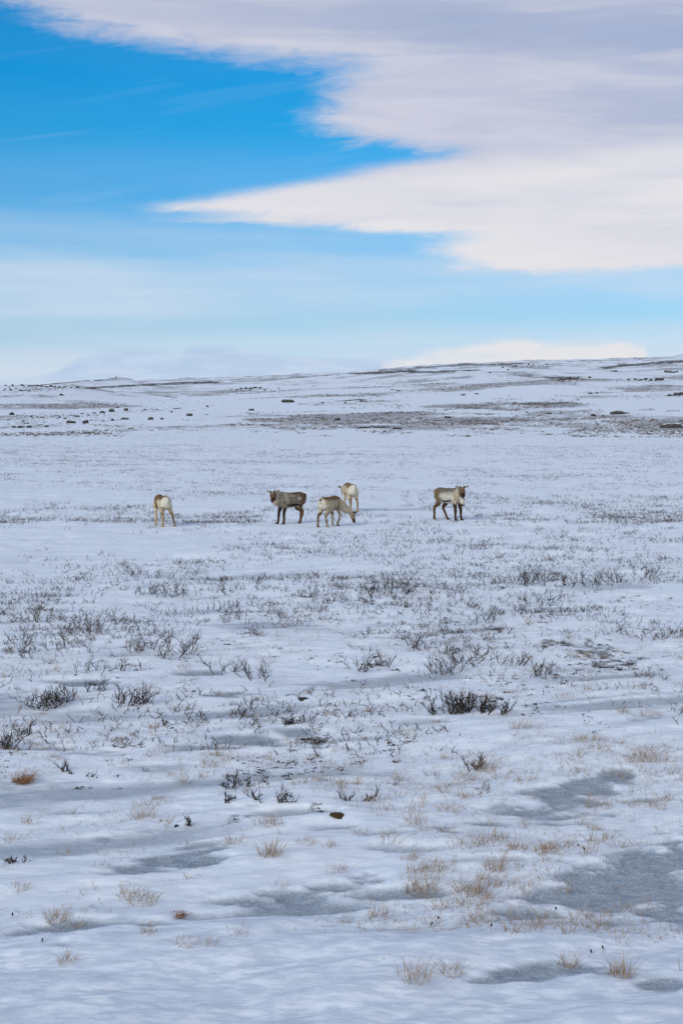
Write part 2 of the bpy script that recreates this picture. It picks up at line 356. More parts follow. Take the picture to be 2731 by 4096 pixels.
def set_props(o, label=None, cat=None, group=None, kind=None):
    if label: o['label'] = label
    if cat: o['category'] = cat
    if group: o['group'] = group
    if kind: o['kind'] = kind
    return o
def mesh_np(name, v, f, mat=None, smooth=True):
    """v (n,3); f (m,3) or (m,4) uniform faces"""
    me = bpy.data.meshes.new(name); v = np.asarray(v, np.float32); f = np.asarray(f, np.int32)
    me.vertices.add(len(v)); me.vertices.foreach_set('co', v.ravel())
    kf = f.shape[1]
    me.loops.add(f.size); me.loops.foreach_set('vertex_index', f.ravel())
    me.polygons.add(len(f)); me.polygons.foreach_set('loop_start', np.arange(0, f.size, kf, dtype=np.int32))
    me.polygons.foreach_set('use_smooth', np.full(len(f), smooth))
    me.update(calc_edges=True); me.validate()
    if mat: me.materials.append(mat)
    return me
def link(name, me, parent=None, loc=None):
    o = bpy.data.objects.new(name, me); COL.objects.link(o)
    if parent: o.parent = parent
    if loc is not None: o.location = loc
    return o

# grid in polar form
dense = np.linspace(-R(17), R(17), 620)
side = R(17) + (np.linspace(0, 1, 90)[1:] ** 1.6) * (math.pi - R(17))
az = np.concatenate([-side[::-1], dense, side[:-1]])
ds = np.concatenate([[0.8, 2, 3.5, 5], np.exp(np.linspace(math.log(6.5), math.log(52), 520)), np.exp(np.linspace(math.log(52), math.log(2600), 430))[1:], [3500, 5000, 9000, 16000, 28000]])
A, D = np.meshgrid(az, ds)
gx = D * np.sin(A); gy = D * np.cos(A)
gxf, gyf = gx.ravel(), gy.ravel()
ic = ice_mask(gxf, gyf)
gzf = base_z(gxf, gyf) + relief(gxf, gyf, ic)
nr, nc = A.shape
i0 = np.arange(nr - 1)[:, None] * nc + np.arange(nc)[None, :]
i1 = np.arange(nr - 1)[:, None] * nc + (np.arange(nc)[None, :] + 1) % nc
quads = np.stack([i0, i1, i1 + nc, i0 + nc], -1).reshape(-1, 4)[:, ::-1]
gv = np.stack([gxf, gyf, gzf], 1)
cap = np.arange(nc)
# attributes: ice, heath (near), scrub (thin brown plant cover), bare (dark windswept ground far off)
ppx, ppy = project(gxf, np.where(gyf > 1, gyf, 1), gzf)
front_ok = (gyf > 1) & (np.abs(np.arctan2(gxf, gyf)) < R(25))
BARE = [  # photo columns/rows of dark strips on the far hills: x0,y0,x1,y1,half thickness,strength
    (130, 1542, 330, 1524, 5, .9), (330, 1524, 560, 1513, 4, .8), (440, 1512, 520, 1509, 3, .8), (370, 1552, 640, 1536, 6, 1), (640, 1537, 860, 1528, 6, 1), (700, 1531, 960, 1515, 4, .7), (900, 1528, 1110, 1518, 3, .6), (930, 1520, 1200, 1507, 3, .7), (1180, 1508, 1340, 1500, 4, .8), (380, 1560, 560, 1566, 8, .4),
    (1420, 1494, 1640, 1485, 6, 1), (1640, 1490, 1900, 1482, 6, .9), (1680, 1470, 1880, 1456, 5, .9), (1800, 1464, 2080, 1454, 5, .9), (1540, 1480, 1730, 1472, 4, .8), (1365, 1500, 1640, 1496, 4, .5), (2120, 1446, 2330, 1440, 3, .6), (2280, 1444, 2560, 1438, 3, .7), (2420, 1470, 2731, 1444, 8, 1), (2480, 1462, 2731, 1440, 4, 1), (2560, 1434, 2731, 1426, 2.5, .8), (2360, 1478, 2460, 1472, 4, .7),
    (2060, 1500, 2300, 1512, 10, .75), (2300, 1512, 2480, 1520, 6, .55), (2480, 1516, 2731, 1520, 5, .5),
    (1100, 1534, 1300, 1546, 6, .5), (900, 1556, 1160, 1550, 6, .45), (700, 1585, 1000, 1572, 8, .35), (620, 1580, 700, 1590, 2.5, .8), (1365, 1604, 1440, 1598, 3, .9), (1440, 1600, 1640, 1560, 4, .5), (1840, 1630, 2060, 1640, 9, .6), (1900, 1618, 2300, 1610, 16, .6), (2000, 1600, 2250, 1606, 10, .55),
    (2450, 1640, 2600, 1640, 5, .6), (2600, 1650, 2731, 1640, 5, .4), (2380, 1580, 2700, 1585, 4, .4), (2540, 1582, 2731, 1580, 3, .35), (1700, 1660, 2000, 1655, 4, .45), (2300, 1740, 2731, 1680, 12, .5), (2300, 1742, 2560, 1722, 8, .5), (1365, 1712, 1640, 1705, 5, .6),
    (0, 1738, 500, 1730, 12, .6), (400, 1722, 900, 1702, 9, .5), (900, 1700, 1365, 1688, 10, .5), (150, 1765, 420, 1755, 8, .4), (0, 1810, 130, 1815, 4, .5), (0, 1870, 300, 1864, 3, .45), (0, 1900, 170, 1890, 12, .4), (500, 1690, 800, 1680, 6, .35), (200, 1660, 600, 1650, 8, .35), (0, 1560, 330, 1575, 14, .3), (20, 1545, 310, 1550, 7, .45),
    (1365, 1640, 1700, 1620, 20, .35), (1700, 1570, 2000, 1545, 18, .35), (1000, 1660, 1400, 1640, 12, .4), (1750, 1520, 2000, 1500, 14, .3), (1960, 1474, 2120, 1464, 8, .35), (1400, 1540, 1750, 1520, 14, .35)]
def bare_at(x, y, z):
    bx, by = project(x, y, z); wob = 10 * fbm(x / 25, y / 60, 4, 60); lenw = 60 * fbm(x / 10, y / 30, 3, 66); out = np.zeros(len(x))
    for x0, y0, x1, y1, hw, st in BARE:
        t = (bx - x0) / (x1 - x0); yy = y0 + (y1 - y0) * np.clip(t, 0, 1)
        ex = np.maximum(0, np.maximum(x0 - bx, bx - x1)) + lenw * 0.3
        m = st * (1 - sstep(np.abs(by - yy + wob * min(1.0, hw / 8)) / hw, 0.4, 1.25)) * (1 - sstep(ex, 0, 70))
        out = np.maximum(out, m)
    return out
bare = np.zeros(len(gxf)); idx = np.where(front_ok & (D.ravel() > 80))[0]
bare[idx] = bare_at(gxf[idx], gyf[idx], gzf[idx])
def lane_at(x, y): return np.clip(0.60 + 4.2 * fbm(x / 26, y / 42, 4, 95) + 1.2 * fbm(x / 90, y / 130, 3, 97), 0, 1.5)
Df = D.ravel()
scrub = sstep(Df, 26, 40) * (0.10 + 0.1 * sstep(Df, 60, 90) + 1.05 * sstep(Df, 125, 165)) * np.clip(0.75 + 1.6 * fbm(gxf / 9, gyf / 14, 3, 90), 0, 1.4)
lane = lane_at(gxf, gyf)
scrub = np.where(Df > 120, scrub * (1 - sstep(Df, 120, 160) + sstep(Df, 120, 160) * lane), scrub)
heath = heath_mask(gxf, gyf)

def mat_new(name):
    m = bpy.data.materials.new(name); m.use_nodes = True; nt = m.node_tree
    b = nt.nodes['Principled BSDF']; return m, nt, b, G(nt)
def attr(nt, name):
    n = nt.nodes.new('ShaderNodeAttribute'); n.attribute_name = name; return n
MG, nt, bs, g = mat_new('snow_ground')
geo = N(nt, 'ShaderNodeNewGeometry'); P = geo.outputs['Position']
a_ice = attr(nt, 'ice').outputs['Fac']; a_bare = attr(nt, 'bare').outputs['Fac']; a_scr = attr(nt, 'scrub').outputs['Fac']; a_hea = attr(nt, 'heath').outputs['Fac']
def scaled(P, sx, sy, sz=1.0):
    n = N(nt, 'ShaderNodeVectorMath', operation='MULTIPLY'); g.link(P, n.inputs[0]); n.inputs[1].default_value = (sx, sy, sz); return n.outputs[0]
sn = g.noise(scaled(P, 1.1, 2.2), 1.0, 6, 0.6)
sn2 = g.noise(scaled(P, 4.5, 11.0), 1.0, 6, 0.6)
a_bank = attr(nt, 'near_bank').outputs['Fac']
snow = g.mix(g.ss(g.m('ADD', g.m('MULTIPLY', a_bank, -0.07), g.m('ADD', g.m('MULTIPLY', sn, 0.45), g.m('MULTIPLY', sn2, 0.55))), 0.42, 0.64), (0.735, 0.765, 0.81, 1), (0.90, 0.905, 0.905, 1))  # bright and dull mottling paints relief-lit lumps into the snow colour
snow = g.mix(g.m('MULTIPLY', a_bank, g.ss(sn2, 0.56, 0.44, 0.0, 0.8)), snow, (0.60, 0.64, 0.70, 1))  # near bank's colour blotched darker within a set distance
grain = g.noise(P, 45.0, 3, 0.6); mott = g.noise(scaled(P, 5.0, 9.0), 1.0, 5, 0.65)
icec = g.mix(g.ss(mott, 0.3, 0.7), (0.17, 0.20, 0.235, 1), (0.34, 0.375, 0.415, 1))
icec = g.mix(g.ss(grain, 0.50, 0.64, 0, 0.38), icec, (0.66, 0.70, 0.74, 1))
icec = g.mix(g.ss(grain, 0.46, 0.36, 0, 0.25), icec, (0.18, 0.21, 0.25, 1))
icef = g.m('MULTIPLY', g.ss(g.m('ADD', a_ice, g.m('MULTIPLY', g.m('SUBTRACT', mott, 0.5), 0.7)), 0.10, 0.85), 0.96, clamp=True)
c = g.mix(icef, snow, icec)
# thin plant cover showing through the snow
sc1 = g.noise(scaled(P, 1.4, 1.0), 1.0, 8, 0.72)
sc2 = g.noise(scaled(P, 0.42, 0.20), 1.0, 9, 0.72)
scm = g.m('ADD', g.m('MULTIPLY', sc1, 0.35), g.m('MULTIPLY', sc2, 0.65))
scf = g.ss(g.m('ADD', scm, g.m('MULTIPLY', a_scr, 0.17)), 0.585, 0.70)
c = g.mix(g.m('MULTIPLY', scf, 0.62), c, g.mix(g.ss(g.noise(P, 0.06, 3, 0.5), 0.42, 0.58), (0.25, 0.195, 0.16, 1), (0.15, 0.14, 0.135, 1)))
b1 = g.noise(scaled(P, 0.20, 0.08), 1.0, 10, 0.78)
bf = g.ss(g.m('ADD', b1, g.m('MULTIPLY', a_bare, 0.36)), 0.68, 0.86)
bcol = g.mix(g.ss(g.noise(P, 0.11, 3, 0.5), 0.4, 0.6), (0.05, 0.05, 0.055, 1), (0.10, 0.08, 0.062, 1))
c = g.mix(g.m('MULTIPLY', bf, g.ss(a_bare, 0.15, 0.75, 0.45, 1.0)), c, bcol)
h1 = g.noise(scaled(P, 4.5, 3.0), 1.0, 8, 0.72)
hf = g.m('MULTIPLY', g.ss(g.m('ADD', h1, g.m('MULTIPLY', a_hea, 0.22)), 0.62, 0.78), 0.8)
c = g.mix(g.m('MULTIPLY', hf, g.ss(a_hea, 0.02, 0.3)), c, (0.055, 0.048, 0.04, 1))
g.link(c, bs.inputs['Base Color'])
g.link(g.m('SUBTRACT', 0.75, g.m('MULTIPLY', icef, 0.25)), bs.inputs['Roughness'])
bs.inputs['Specular IOR Level'].default_value = 0.25
bmp = N(nt, 'ShaderNodeBump'); bmp.inputs['Distance'].default_value = 0.03; bmp.inputs['Strength'].default_value = 0.55
hh = g.m('ADD', g.m('MULTIPLY', g.noise(scaled(P, 3.2, 7.5), 1.0, 7, 0.6), 1.0), g.m('MULTIPLY', grain, 0.12))
g.link(hh, bmp.inputs['Height']); g.link(bmp.outputs[0], bs.inputs['Normal'])
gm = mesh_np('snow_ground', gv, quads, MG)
for nm, ar in (('ice', ic), ('bare', bare), ('scrub', scrub), ('heath', heath), ('near_bank', 1 - sstep(Df + 0.6 * fbm(gxf, gyf, 3, 88), 10.9, 12.2))):
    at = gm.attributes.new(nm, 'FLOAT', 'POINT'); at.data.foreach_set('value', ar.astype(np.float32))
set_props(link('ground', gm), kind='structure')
print('ground', len(gv))

# ------------------------------------------------------------------ simple materials
def plain(name, c0, c1, scale=30, rough=0.85, bump=0.3, bd=0.004):
    m, nt, b, g = mat_new(name)
    t = N(nt, 'ShaderNodeTexCoord').outputs['Object']
    n = g.noise(t, scale, 5, 0.6)
    g.link(g.mix(g.ss(n, 0.3, 0.7), c0 + (1,), c1 + (1,)), b.inputs['Base Color']); b.inputs['Roughness'].default_value = rough
    b.inputs['Specular IOR Level'].default_value = 0.2
    if bump:
        bp = N(nt, 'ShaderNodeBump'); bp.inputs['Strength'].default_value = bump; bp.inputs['Distance'].default_value = bd
        g.link(n, bp.inputs['Height']); g.link(bp.outputs[0], b.inputs['Normal'])
    return m
M_TWIG = plain('birch_bark', (0.022, 0.016, 0.013), (0.085, 0.058, 0.043), 12)
M_TWIG2 = plain('grey_bark', (0.09, 0.068, 0.056), (0.19, 0.145, 0.115), 9)
M_TWIG3 = plain('brown_bark', (0.045, 0.032, 0.025), (0.12, 0.08, 0.058), 9)
M_HILL = plain('far_heath', (0.07, 0.055, 0.045), (0.22, 0.16, 0.12), 0.8, 0.9, 0)
M_RED = plain('reddish_bark', (0.055, 0.022, 0.015), (0.12, 0.05, 0.03), 40)
M_GRASS = plain('dry_grass', (0.24, 0.15, 0.078), (0.46, 0.31, 0.18), 9, 0.8, 0)
M_GRASS2 = plain('pale_dry_grass', (0.25, 0.175, 0.11), (0.48, 0.36, 0.24), 3, 0.8, 0)
M_RUST = plain('rusty_grass', (0.20, 0.075, 0.025), (0.42, 0.20, 0.08), 14, 0.8, 0)
M_MOSS = plain('olive_moss', (0.045, 0.035, 0.012), (0.16, 0.10, 0.03), 30, 0.95, 0.8, 0.02)
M_HEATH = plain('dark_heath', (0.020, 0.020, 0.018), (0.060, 0.052, 0.040), 14, 0.8, 0)
M_HOOF = plain('hoof_horn', (0.035, 0.030, 0.028), (0.10, 0.09, 0.08), 60, 0.6)
M_VELVET = plain('black_velvet', (0.010, 0.008, 0.008), (0.022, 0.017, 0.015), 80, 0.9)
M_EYE, _nt, _b, _g = mat_new('dark_eye'); _b.inputs['Base Color'].default_value = (0.008, 0.006, 0.005, 1); _b.inputs['Roughness'].default_value = 0.15
# rock with wind-packed snow on its top faces
M_ROCK, nt, bs, g = mat_new('basalt_with_snow')
tco = N(nt, 'ShaderNodeTexCoord').outputs['Object']; gn = N(nt, 'ShaderNodeNewGeometry')
sp = N(nt, 'ShaderNodeSeparateXYZ'); g.link(gn.outputs['Normal'], sp.inputs[0])
rn = g.noise(tco, 3.0, 6, 0.65)
rc = g.mix(g.ss(rn, 0.3, 0.7), (0.022, 0.020, 0.020, 1), (0.085, 0.072, 0.062, 1))
cap_ = g.ss(g.m('ADD', sp.outputs[2], g.m('MULTIPLY', g.m('SUBTRACT', rn, 0.5), 1.1)), 0.86, 1.0)
g.link(g.mix(cap_, rc, (0.85, 0.86, 0.88, 1)), bs.inputs['Base Color']); bs.inputs['Roughness'].default_value = 0.9
bp = N(nt, 'ShaderNodeBump'); bp.inputs['Strength'].default_value = 0.8; bp.inputs['Distance'].default_value = 0.06
g.link(rn, bp.inputs['Height']); g.link(bp.outputs[0], bs.inputs['Normal'])
M_COAT, nt, bs, g = mat_new('winter_coat')
ca = attr(nt, 'coat').outputs['Color']; tco = N(nt, 'ShaderNodeTexCoord').outputs['Object']
fur = g.noise(tco, 38, 4, 0.7)
cm = N(nt, 'ShaderNodeMix', data_type='RGBA', blend_type='MULTIPLY'); cm.inputs[0].default_value = 1
g.link(ca, cm.inputs[6]); g.link(g.ramp(fur, [(0.25, 0.70), (0.75, 1.22)], 'LINEAR'), cm.inputs[7])
g.link(cm.outputs[2], bs.inputs['Base Color']); bs.inputs['Roughness'].default_value = 0.95; bs.inputs['Specular IOR Level'].default_value = 0.1
bp = N(nt, 'ShaderNodeBump'); bp.inputs['Strength'].default_value = 0.5; bp.inputs['Distance'].default_value = 0.012
g.link(fur, bp.inputs['Height']); g.link(bp.outputs[0], bs.inputs['Normal'])

# ------------------------------------------------------------------ reindeer
def loft(V_, F_, secs, lat=(0, 1, 0), n=14):
    """secs: (centre, half height along the section's own up, half width along lat)"""
    C = [Vector(s[0]) for s in secs]; lat = Vector(lat).normalized(); base = len(V_)
    for i, s in enumerate(secs):
        t = (C[min(i + 1, len(C) - 1)] - C[max(i - 1, 0)]).normalized()
        L = (lat - t * lat.dot(t)).normalized(); Uv = t.cross(L).normalized()
        for j in range(n):
            a = 2 * math.pi * j / n
            V_.append(C[i] + L * (math.cos(a) * s[2]) + Uv * (math.sin(a) * s[1]))
    for i in range(len(secs) - 1):
        for j in range(n):
            a = base + i * n + j; b = base + i * n + (j + 1) % n
            F_.append((a, b, b + n, a + n))
    V_.append(C[0]); V_.append(C[-1]); e = len(V_)
    for j in range(n):
        F_.append((e - 2, base + (j + 1) % n, base + j))
        m = base + (len(secs) - 1) * n
        F_.append((e - 1, m + j, m + (j + 1) % n))

FRONT = [(.33, .105, .86, .10, .05), (.32, .120, .72, .115, .075), (.27, .118, .56, .080, .062), (.295, .108, .42, .052, .044), (.305, .104, .33, .050, .042), (.295, .102, .20, .036, .034), (.30, .102, .10, .038, .038), (.325, .102, .05, .050, .050), (.335, .102, .02, .052, .050)]
HIND = [(-.33, .08, .86, .13, .07), (-.32, .115, .74, .165, .10), (-.25, .125, .61, .12, .085), (-.31, .115, .50, .075, .058), (-.415, .106, .41, .050, .040), (-.415, .104, .33, .044, .036), (-.385, .102, .19, .036, .033), (-.375, .102, .10, .038, .036), (-.35, .102, .05, .050, .050), (-.34, .102, .02, .052, .050)]
def leg(kind, side, dx=0.0, dy=0.0, path=None):
    src = path or (FRONT if kind == 'F' else HIND); top = .74
    out = []
    for x, y, z, a, b in src:
        f = max(0.0, 1 - z / top)
        out.append((Vector((x + dx * f, side * y + dy * f, z)), a, b))
    return out
LIFT = [(.33, .105, .86, .10, .05), (.33, .120, .72, .115, .075), (.31, .118, .57, .080, .062), (.40, .110, .46, .055, .044), (.46, .106, .37, .050, .042), (.40, .104, .26, .036, .034), (.345, .102, .17, .040, .038), (.315, .102, .12, .050, .046), (.31, .102, .075, .048, .044)]

def smoothmask(v, lo, hi): return sstep(v, lo, hi)
def mixc(c, m, col): return c * (1 - m[:, None]) + np.array(col)[None, :] * m[:, None]
CREAM = (.54, .43, .29); WHITE = (.68, .60, .46); BROWN = (.17, .098, .045); DARK = (.030, .019, .012); TAN = (.40, .29, .18); GREY = (.30, .245, .18); GREYB = (.21, .165, .125)

def make_deer(i, label):
    fpx, fpy, head, sc = DEER[i]
    x0, y0 = DEER_XY[i]; z0 = float(gz(x0, y0)[0])
    root = bpy.data.objects.new('reindeer', None); COL.objects.link(root)
    root.empty_display_size = 0.3
    root.location = (x0, y0, z0 - 0.035); root.rotation_euler = (0, 0, R(head)); root.scale = (sc, sc, sc)
    set_props(root, label, 'reindeer', 'reindeer on the snowy plain')
    def tobody(v):                                  # world direction -> body direction
        a = -R(head); return Vector((v[0] * math.cos(a) - v[1] * math.sin(a), v[0] * math.sin(a) + v[1] * math.cos(a), v[2])).normalized()
    V_, F_ = [], []
    thick = {0: 1.0, 1: 1.0, 2: .97, 3: .96, 4: 1.02}[i]
    trunk = [(-.535, .85, .05, .045), (-.50, .84, .13, .105), (-.43, .82, .185, .165), (-.33, .80, .215, .195), (-.18, .775, .225, .205), (0, .76, .238, .215), (.16, .762, .245, .205), (.29, .785, .245, .18), (.40, .80, .215, .15), (.48, .80, .155, .115), (.53, .80, .08, .06)]
    loft(V_, F_, [(Vector((x, 0, z)), a, b * thick) for x, z, a, b in trunk], n=20)
    grazing = i == 2
    # head pose
    if i == 1: P = Vector((.70, .10, 1.00)); D = tobody((0.02, -1, -.95)); side_v = tobody((1, 0, 0.05))
    elif i == 4: P = Vector((.53, -.10, 1.00)); D = tobody((0.03, -1, -.95)); side_v = tobody((1, 0, 0.04))
    elif i == 2: P = Vector((.76, -.36, .46)); D = tobody((.30, -.12, -1)); side_v = tobody((.45, .85, .1))
    elif i == 3: P = Vector((.66, .08, .78)); D = tobody((.25, .75, -.8)); side_v = tobody((1, -.3, 0))
    else: P = Vector((.58, -.16, .84)); D = Vector((.45, -.35, -.9)).normalized(); side_v = Vector((.3, 1, 0))
    Lh = (side_v - D * side_v.dot(D)).normalized(); Uh = Lh.cross(D)
    if (Uh.z if not grazing else Uh.dot(Vector((1, -.3 if i == 2 else 0, .2)))) < 0: Uh = -Uh; 
    # neck
    root_n = Vector((.36, 0, .82)); tgt = P - D * 0.02 - Uh * 0.03
    mid1 = root_n.lerp(tgt, .35) + Vector((0, 0, .02 if not grazing else .03)); mid2 = root_n.lerp(tgt, .7)
    droop = 1.25 if i in (1, 4) else 1.0
    loft(V_, F_, [(root_n, .21, .145), (mid1 - Vector((0, 0, .03 * droop)), .175 * droop, .125), (mid2 - Vector((0, 0, .02 * droop)), .135 * droop, .105), (tgt, .095, .085), (tgt + (tgt - mid2).normalized() * .05, .05, .05)], n=16)
    hs = [(-.06, .045, .05, .0), (-.01, .088, .082, .0), (.07, .096, .085, -.005), (.14, .083, .076, -.012), (.21, .064, .058, -.018), (.28, .054, .050, -.02), (.325, .050, .047, -.022), (.355, .028, .028, -.022)]
    loft(V_, F_, [(P + D * t + Uh * o, a, b) for t, a, b, o in hs], lat=Lh, n=14)
    for sgn in (-1, 1):                             # ears
        e0 = P + Lh * (sgn * .06) + Uh * .035 - D * .015
        ed = (Lh * sgn * .9 + Uh * .42 - D * .12).normalized(); eb = D.cross(ed).normalized()
        ew = ed.cross(D).normalized()
        loft(V_, F_, [(e0, .018, .02), (e0 + ed * .05, .018, .042), (e0 + ed * .10, .015, .047), (e0 + ed * .14, .012, .032), (e0 + ed * .165, .007, .010)], lat=ew, n=10)
    if i == 4:                                      # hanging white beard
        loft(V_, F_, [(P + Vector((-.06, .02, -.16)), .10, .09), (P + Vector((-.02, .03, -.30)), .085, .085), (P + Vector((.0, .04, -.42)), .065, .07), (P + Vector((.02, .05, -.52)), .03, .035)], lat=(0, 1, 0), n=12)
    if i == 1:
        loft(V_, F_, [(Vector((.60, .03, .86)), .10, .09), (Vector((.56, .02, .72)), .10, .09), (Vector((.50, .01, .62)), .06, .06)], lat=(0, 1, 0), n=12)
    L = {0: dict(FL=(0, .02), FR=(-.02, 0), HL=(.02, .0), HR=(-.02, -.20)), 1: dict(FL=(.0, .0), FR=(.10, 0), HL=(.10, .02), HR=(-.06, 0)),
         2: dict(FL=(.02, 0), FR=None, HL=(-.08, .06), HR=(.10, 0)), 3: dict(FL=(.03, .02), FR=(-.02, .0), HL=(.0, .0), HR=(-.03, -.07)), 4: dict(FL=(.07, .01), FR=(.0, 0), HL=(.24, .0), HR=(-.13, 0))}[i]
    feet = []
    for nm, val in L.items():
        sd_ = 1 if nm[1] == 'L' else -1
        p = leg('F', sd_, 0, 0, LIFT) if val is None else leg(nm[0], sd_, *val)
        loft(V_, F_, p, n=12); feet.append((nm, p))
    # tail
    loft(V_, F_, [(Vector((-.49, 0, .95)), .03, .035), (Vector((-.545, 0, .90)), .03, .045), (Vector((-.565, 0, .84)), .022, .034), (Vector((-.565, 0, .79)), .008, .012)], n=10)
    me = bpy.data.meshes.new('body'); me.from_pydata([tuple(v) for v in V_], [], F_)
    bm = bmesh.new(); bm.from_mesh(me); bmesh.ops.recalc_face_normals(bm, faces=bm.faces[:]); bm.to_mesh(me); bm.free()
    tmp = bpy.data.objects.new('body', me); COL.objects.link(tmp)
    md = tmp.modifiers.new('r', 'REMESH'); md.mode = 'VOXEL'; md.voxel_size = 0.011
    sm = tmp.modifiers.new('s', 'SMOOTH'); sm.factor = 0.5; sm.iterations = 3
    dg = bpy.context.evaluated_depsgraph_get(); dg.update()
    nm_ = bpy.data.meshes.new_from_object(tmp.evaluated_get(dg)); bpy.data.objects.remove(tmp)
    nm_.name = 'body'; nm_.materials.clear(); nm_.materials.append(M_COAT)
    nv = len(nm_.vertices); co = np.empty(nv * 3, np.float32); nm_.vertices.foreach_get('co', co); co = co.reshape(-1, 3).astype(float)
    # shaggy unevenness
    no = np.empty(nv * 3, np.float32); nm_.vertices.foreach_get('normal', no); no = no.reshape(-1, 3)
    jit = fbm(co[:, 0] * 22 + co[:, 1] * 9, co[:, 2] * 16, 3, 300 + i) * 0.018
    body_m = sstep(co[:, 2], .45, .6)
    co = co + no * (jit * body_m)[:, None]
    nm_.vertices.foreach_set('co', co.astype(np.float32).ravel())
    nm_.polygons.foreach_set('use_smooth', np.ones(len(nm_.polygons), bool))
    x, y, z = co.T
    n1_ = fbm(x * 6 + y * 4, z * 6 + y * 3, 4, 500 + i); n2_ = fbm(x * 20 + y * 15, z * 20, 3, 520 + i)
    hd = (co - np.array(P)) @ np.array(D); hl = (co - np.array(P)) @ np.array(Lh); hu = (co - np.array(P)) @ np.array(Uh)
    hrad = np.sqrt(hl ** 2 + hu ** 2)
    is_head = (1 - sstep(hrad, .17, .22)) * sstep(hd, -.12, -.02) * (1 - sstep(hd, .40, .45))
    legz = 1 - sstep(z, .46, .56); ax = np.abs(y)
    zz = z + n1_ * .10; xx = x + n1_ * .12
    if i in (0, 3):
        c = np.tile(np.array(CREAM), (nv, 1)); c = mixc(c, sstep(n1_, 0, .3) * .5, TAN)
        c = mixc(c, sstep(zz, .86, .93) * sstep(xx, -.47, -.40) * (1 - sstep(xx, .35, .5)), BROWN)            # saddle
        c = mixc(c, sstep(zz, .60, .66) * (1 - sstep(xx, .18, .28)) * sstep(xx, -.16, -.06) * (.95 if i == 0 else .6) * sstep(n1_, -.18, .05), BROWN if i == 0 else TAN)
        c = mixc(c, (1 - sstep(np.abs(zz - .63), .02, .07)) * (1 - sstep(np.abs(xx - .02), .14, .22)) * .8, BROWN)
        c = mixc(c, (1 - sstep(z, .50, .60)) * sstep(x, -.25, -.15) * (1 - sstep(x, .2, .3)), WHITE)
        c = mixc(c, (1 - sstep(xx, -.46, -.36)) * sstep(z, .5, .6) * (1 - sstep(ax, .15, .2)), WHITE)            # rump
        c = mixc(c, sstep(xx, .28, .40) * .6, TAN)
        lc = np.where((x < -.05)[:, None], np.array(BROWN) * 1.1, np.array(TAN) * 1.35)
        inner = sstep(n1_, -.2, .15)
        c = c * (1 - legz[:, None]) + legz[:, None] * (lc * (.35 + .65 * (1 - inner[:, None])) + np.array(CREAM) * .65 * inner[:, None])
        c = mixc(c, (1 - sstep(z, .09, .14)) * .7, TAN)
    elif i == 2:
        c = np.tile(np.array(CREAM) * .92, (nv, 1)); c = mixc(c, sstep(n1_, -.1, .25) * .45, GREY)
        c = mixc(c, sstep(zz, .82, .97) * (1 - sstep(xx, .45, .55)) * sstep(xx, -.50, -.44), GREYB)
        c = mixc(c, sstep(zz, .90, .96) * sstep(xx, -.50, -.45) * (1 - sstep(xx, .5, .6)), BROWN)
        c = mixc(c, (1 - sstep(np.abs(zz - .62), .04, .10)) * (1 - sstep(np.abs(xx - .10), .10, .18)) * .85, GREYB)
        c = mixc(c, (1 - sstep(np.abs(xx - .26), .03, .08)) * (1 - sstep(np.abs(zz - .70), .12, .2)) * .75, BROWN)
        c = mixc(c, (1 - sstep(xx, -.47, -.38)) * sstep(z, .5, .6) * (1 - sstep(ax, .12, .18)), WHITE)
        c = mixc(c, (1 - sstep(np.abs(z - .93), .02, .05)) * (1 - sstep(ax, .03, .06)) * (1 - sstep(x, -.5, -.47)), BROWN)
        backs = sstep(n1_, -.02, .22)
        c = c * (1 - legz[:, None]) + legz[:, None] * (np.array(CREAM) * .8 * (1 - backs[:, None]) + np.array(BROWN) * backs[:, None])
        c = mixc(c, (1 - sstep(np.abs(z - .40), .03, .08)) * (1 - sstep(x, -.1, 0)) * .7, BROWN)
    elif i == 1:
        c = np.tile(np.array(GREYB), (nv, 1))
        c = mixc(c, sstep(xx, .10, .22), GREY); c = mixc(c, sstep(n2_, .02, .2) * .45, (.48, .42, .35)); c = mixc(c, sstep(n2_ * -1, .05, .2) * .5, BROWN)
        c = mixc(c, sstep(zz, .90, .98) * (1 - sstep(xx, -.02, .1)), (.12, .075, .045))
        c = mixc(c, (1 - sstep(xx, -.28, -.18)), (.165, .095, .050)); c = mixc(c, (1 - sstep(x, -.50, -.42)) * .7, (.08, .045, .025))
        c = mixc(c, (1 - sstep(np.abs(xx + .20), .05, .10)) * (1 - sstep(np.abs(zz - .81), .03, .07)) * .8, (.58, .52, .44))
        c = mixc(c, (1 - sstep(np.abs(zz - .605), .02, .045)) * (1 - sstep(np.abs(xx + .03), .20, .25)), DARK)
        c = mixc(c, (1 - sstep(z, .55, .58)) * sstep(x, -.25, -.2) * (1 - sstep(x, .22, .28)), (.45, .36, .27))
        c = c * .9
        c = mixc(c, sstep(x, .46, .54) * (1 - sstep(z, .78, .9)) * .9, CREAM)
        lc = np.where((x < -.05)[:, None], np.array((.15, .08, .036)), np.array((.048, .028, .018)))
        lz = 1 - sstep(z, .50, .60)
        c = c * (1 - lz[:, None]) + lz[:, None] * np.where((np.abs(x) < .18)[:, None], c, lc)
    else:
        c = np.tile(np.array(GREYB) * .75, (nv, 1))
        c = mixc(c, (1 - sstep(xx, -.26, -.20)), (.17, .11, .062)); c = mixc(c, (1 - sstep(x, -.50, -.40)) * .6, TAN)
        c = mixc(c, (1 - sstep(zz + n2_ * .1, .80, .92)) * sstep(xx + n2_ * .1, -.24, -.14) * (1 - sstep(xx, .30, .46)) * (.80 + .6 * np.clip(n2_, -.3, .3)), (.60, .53, .43))
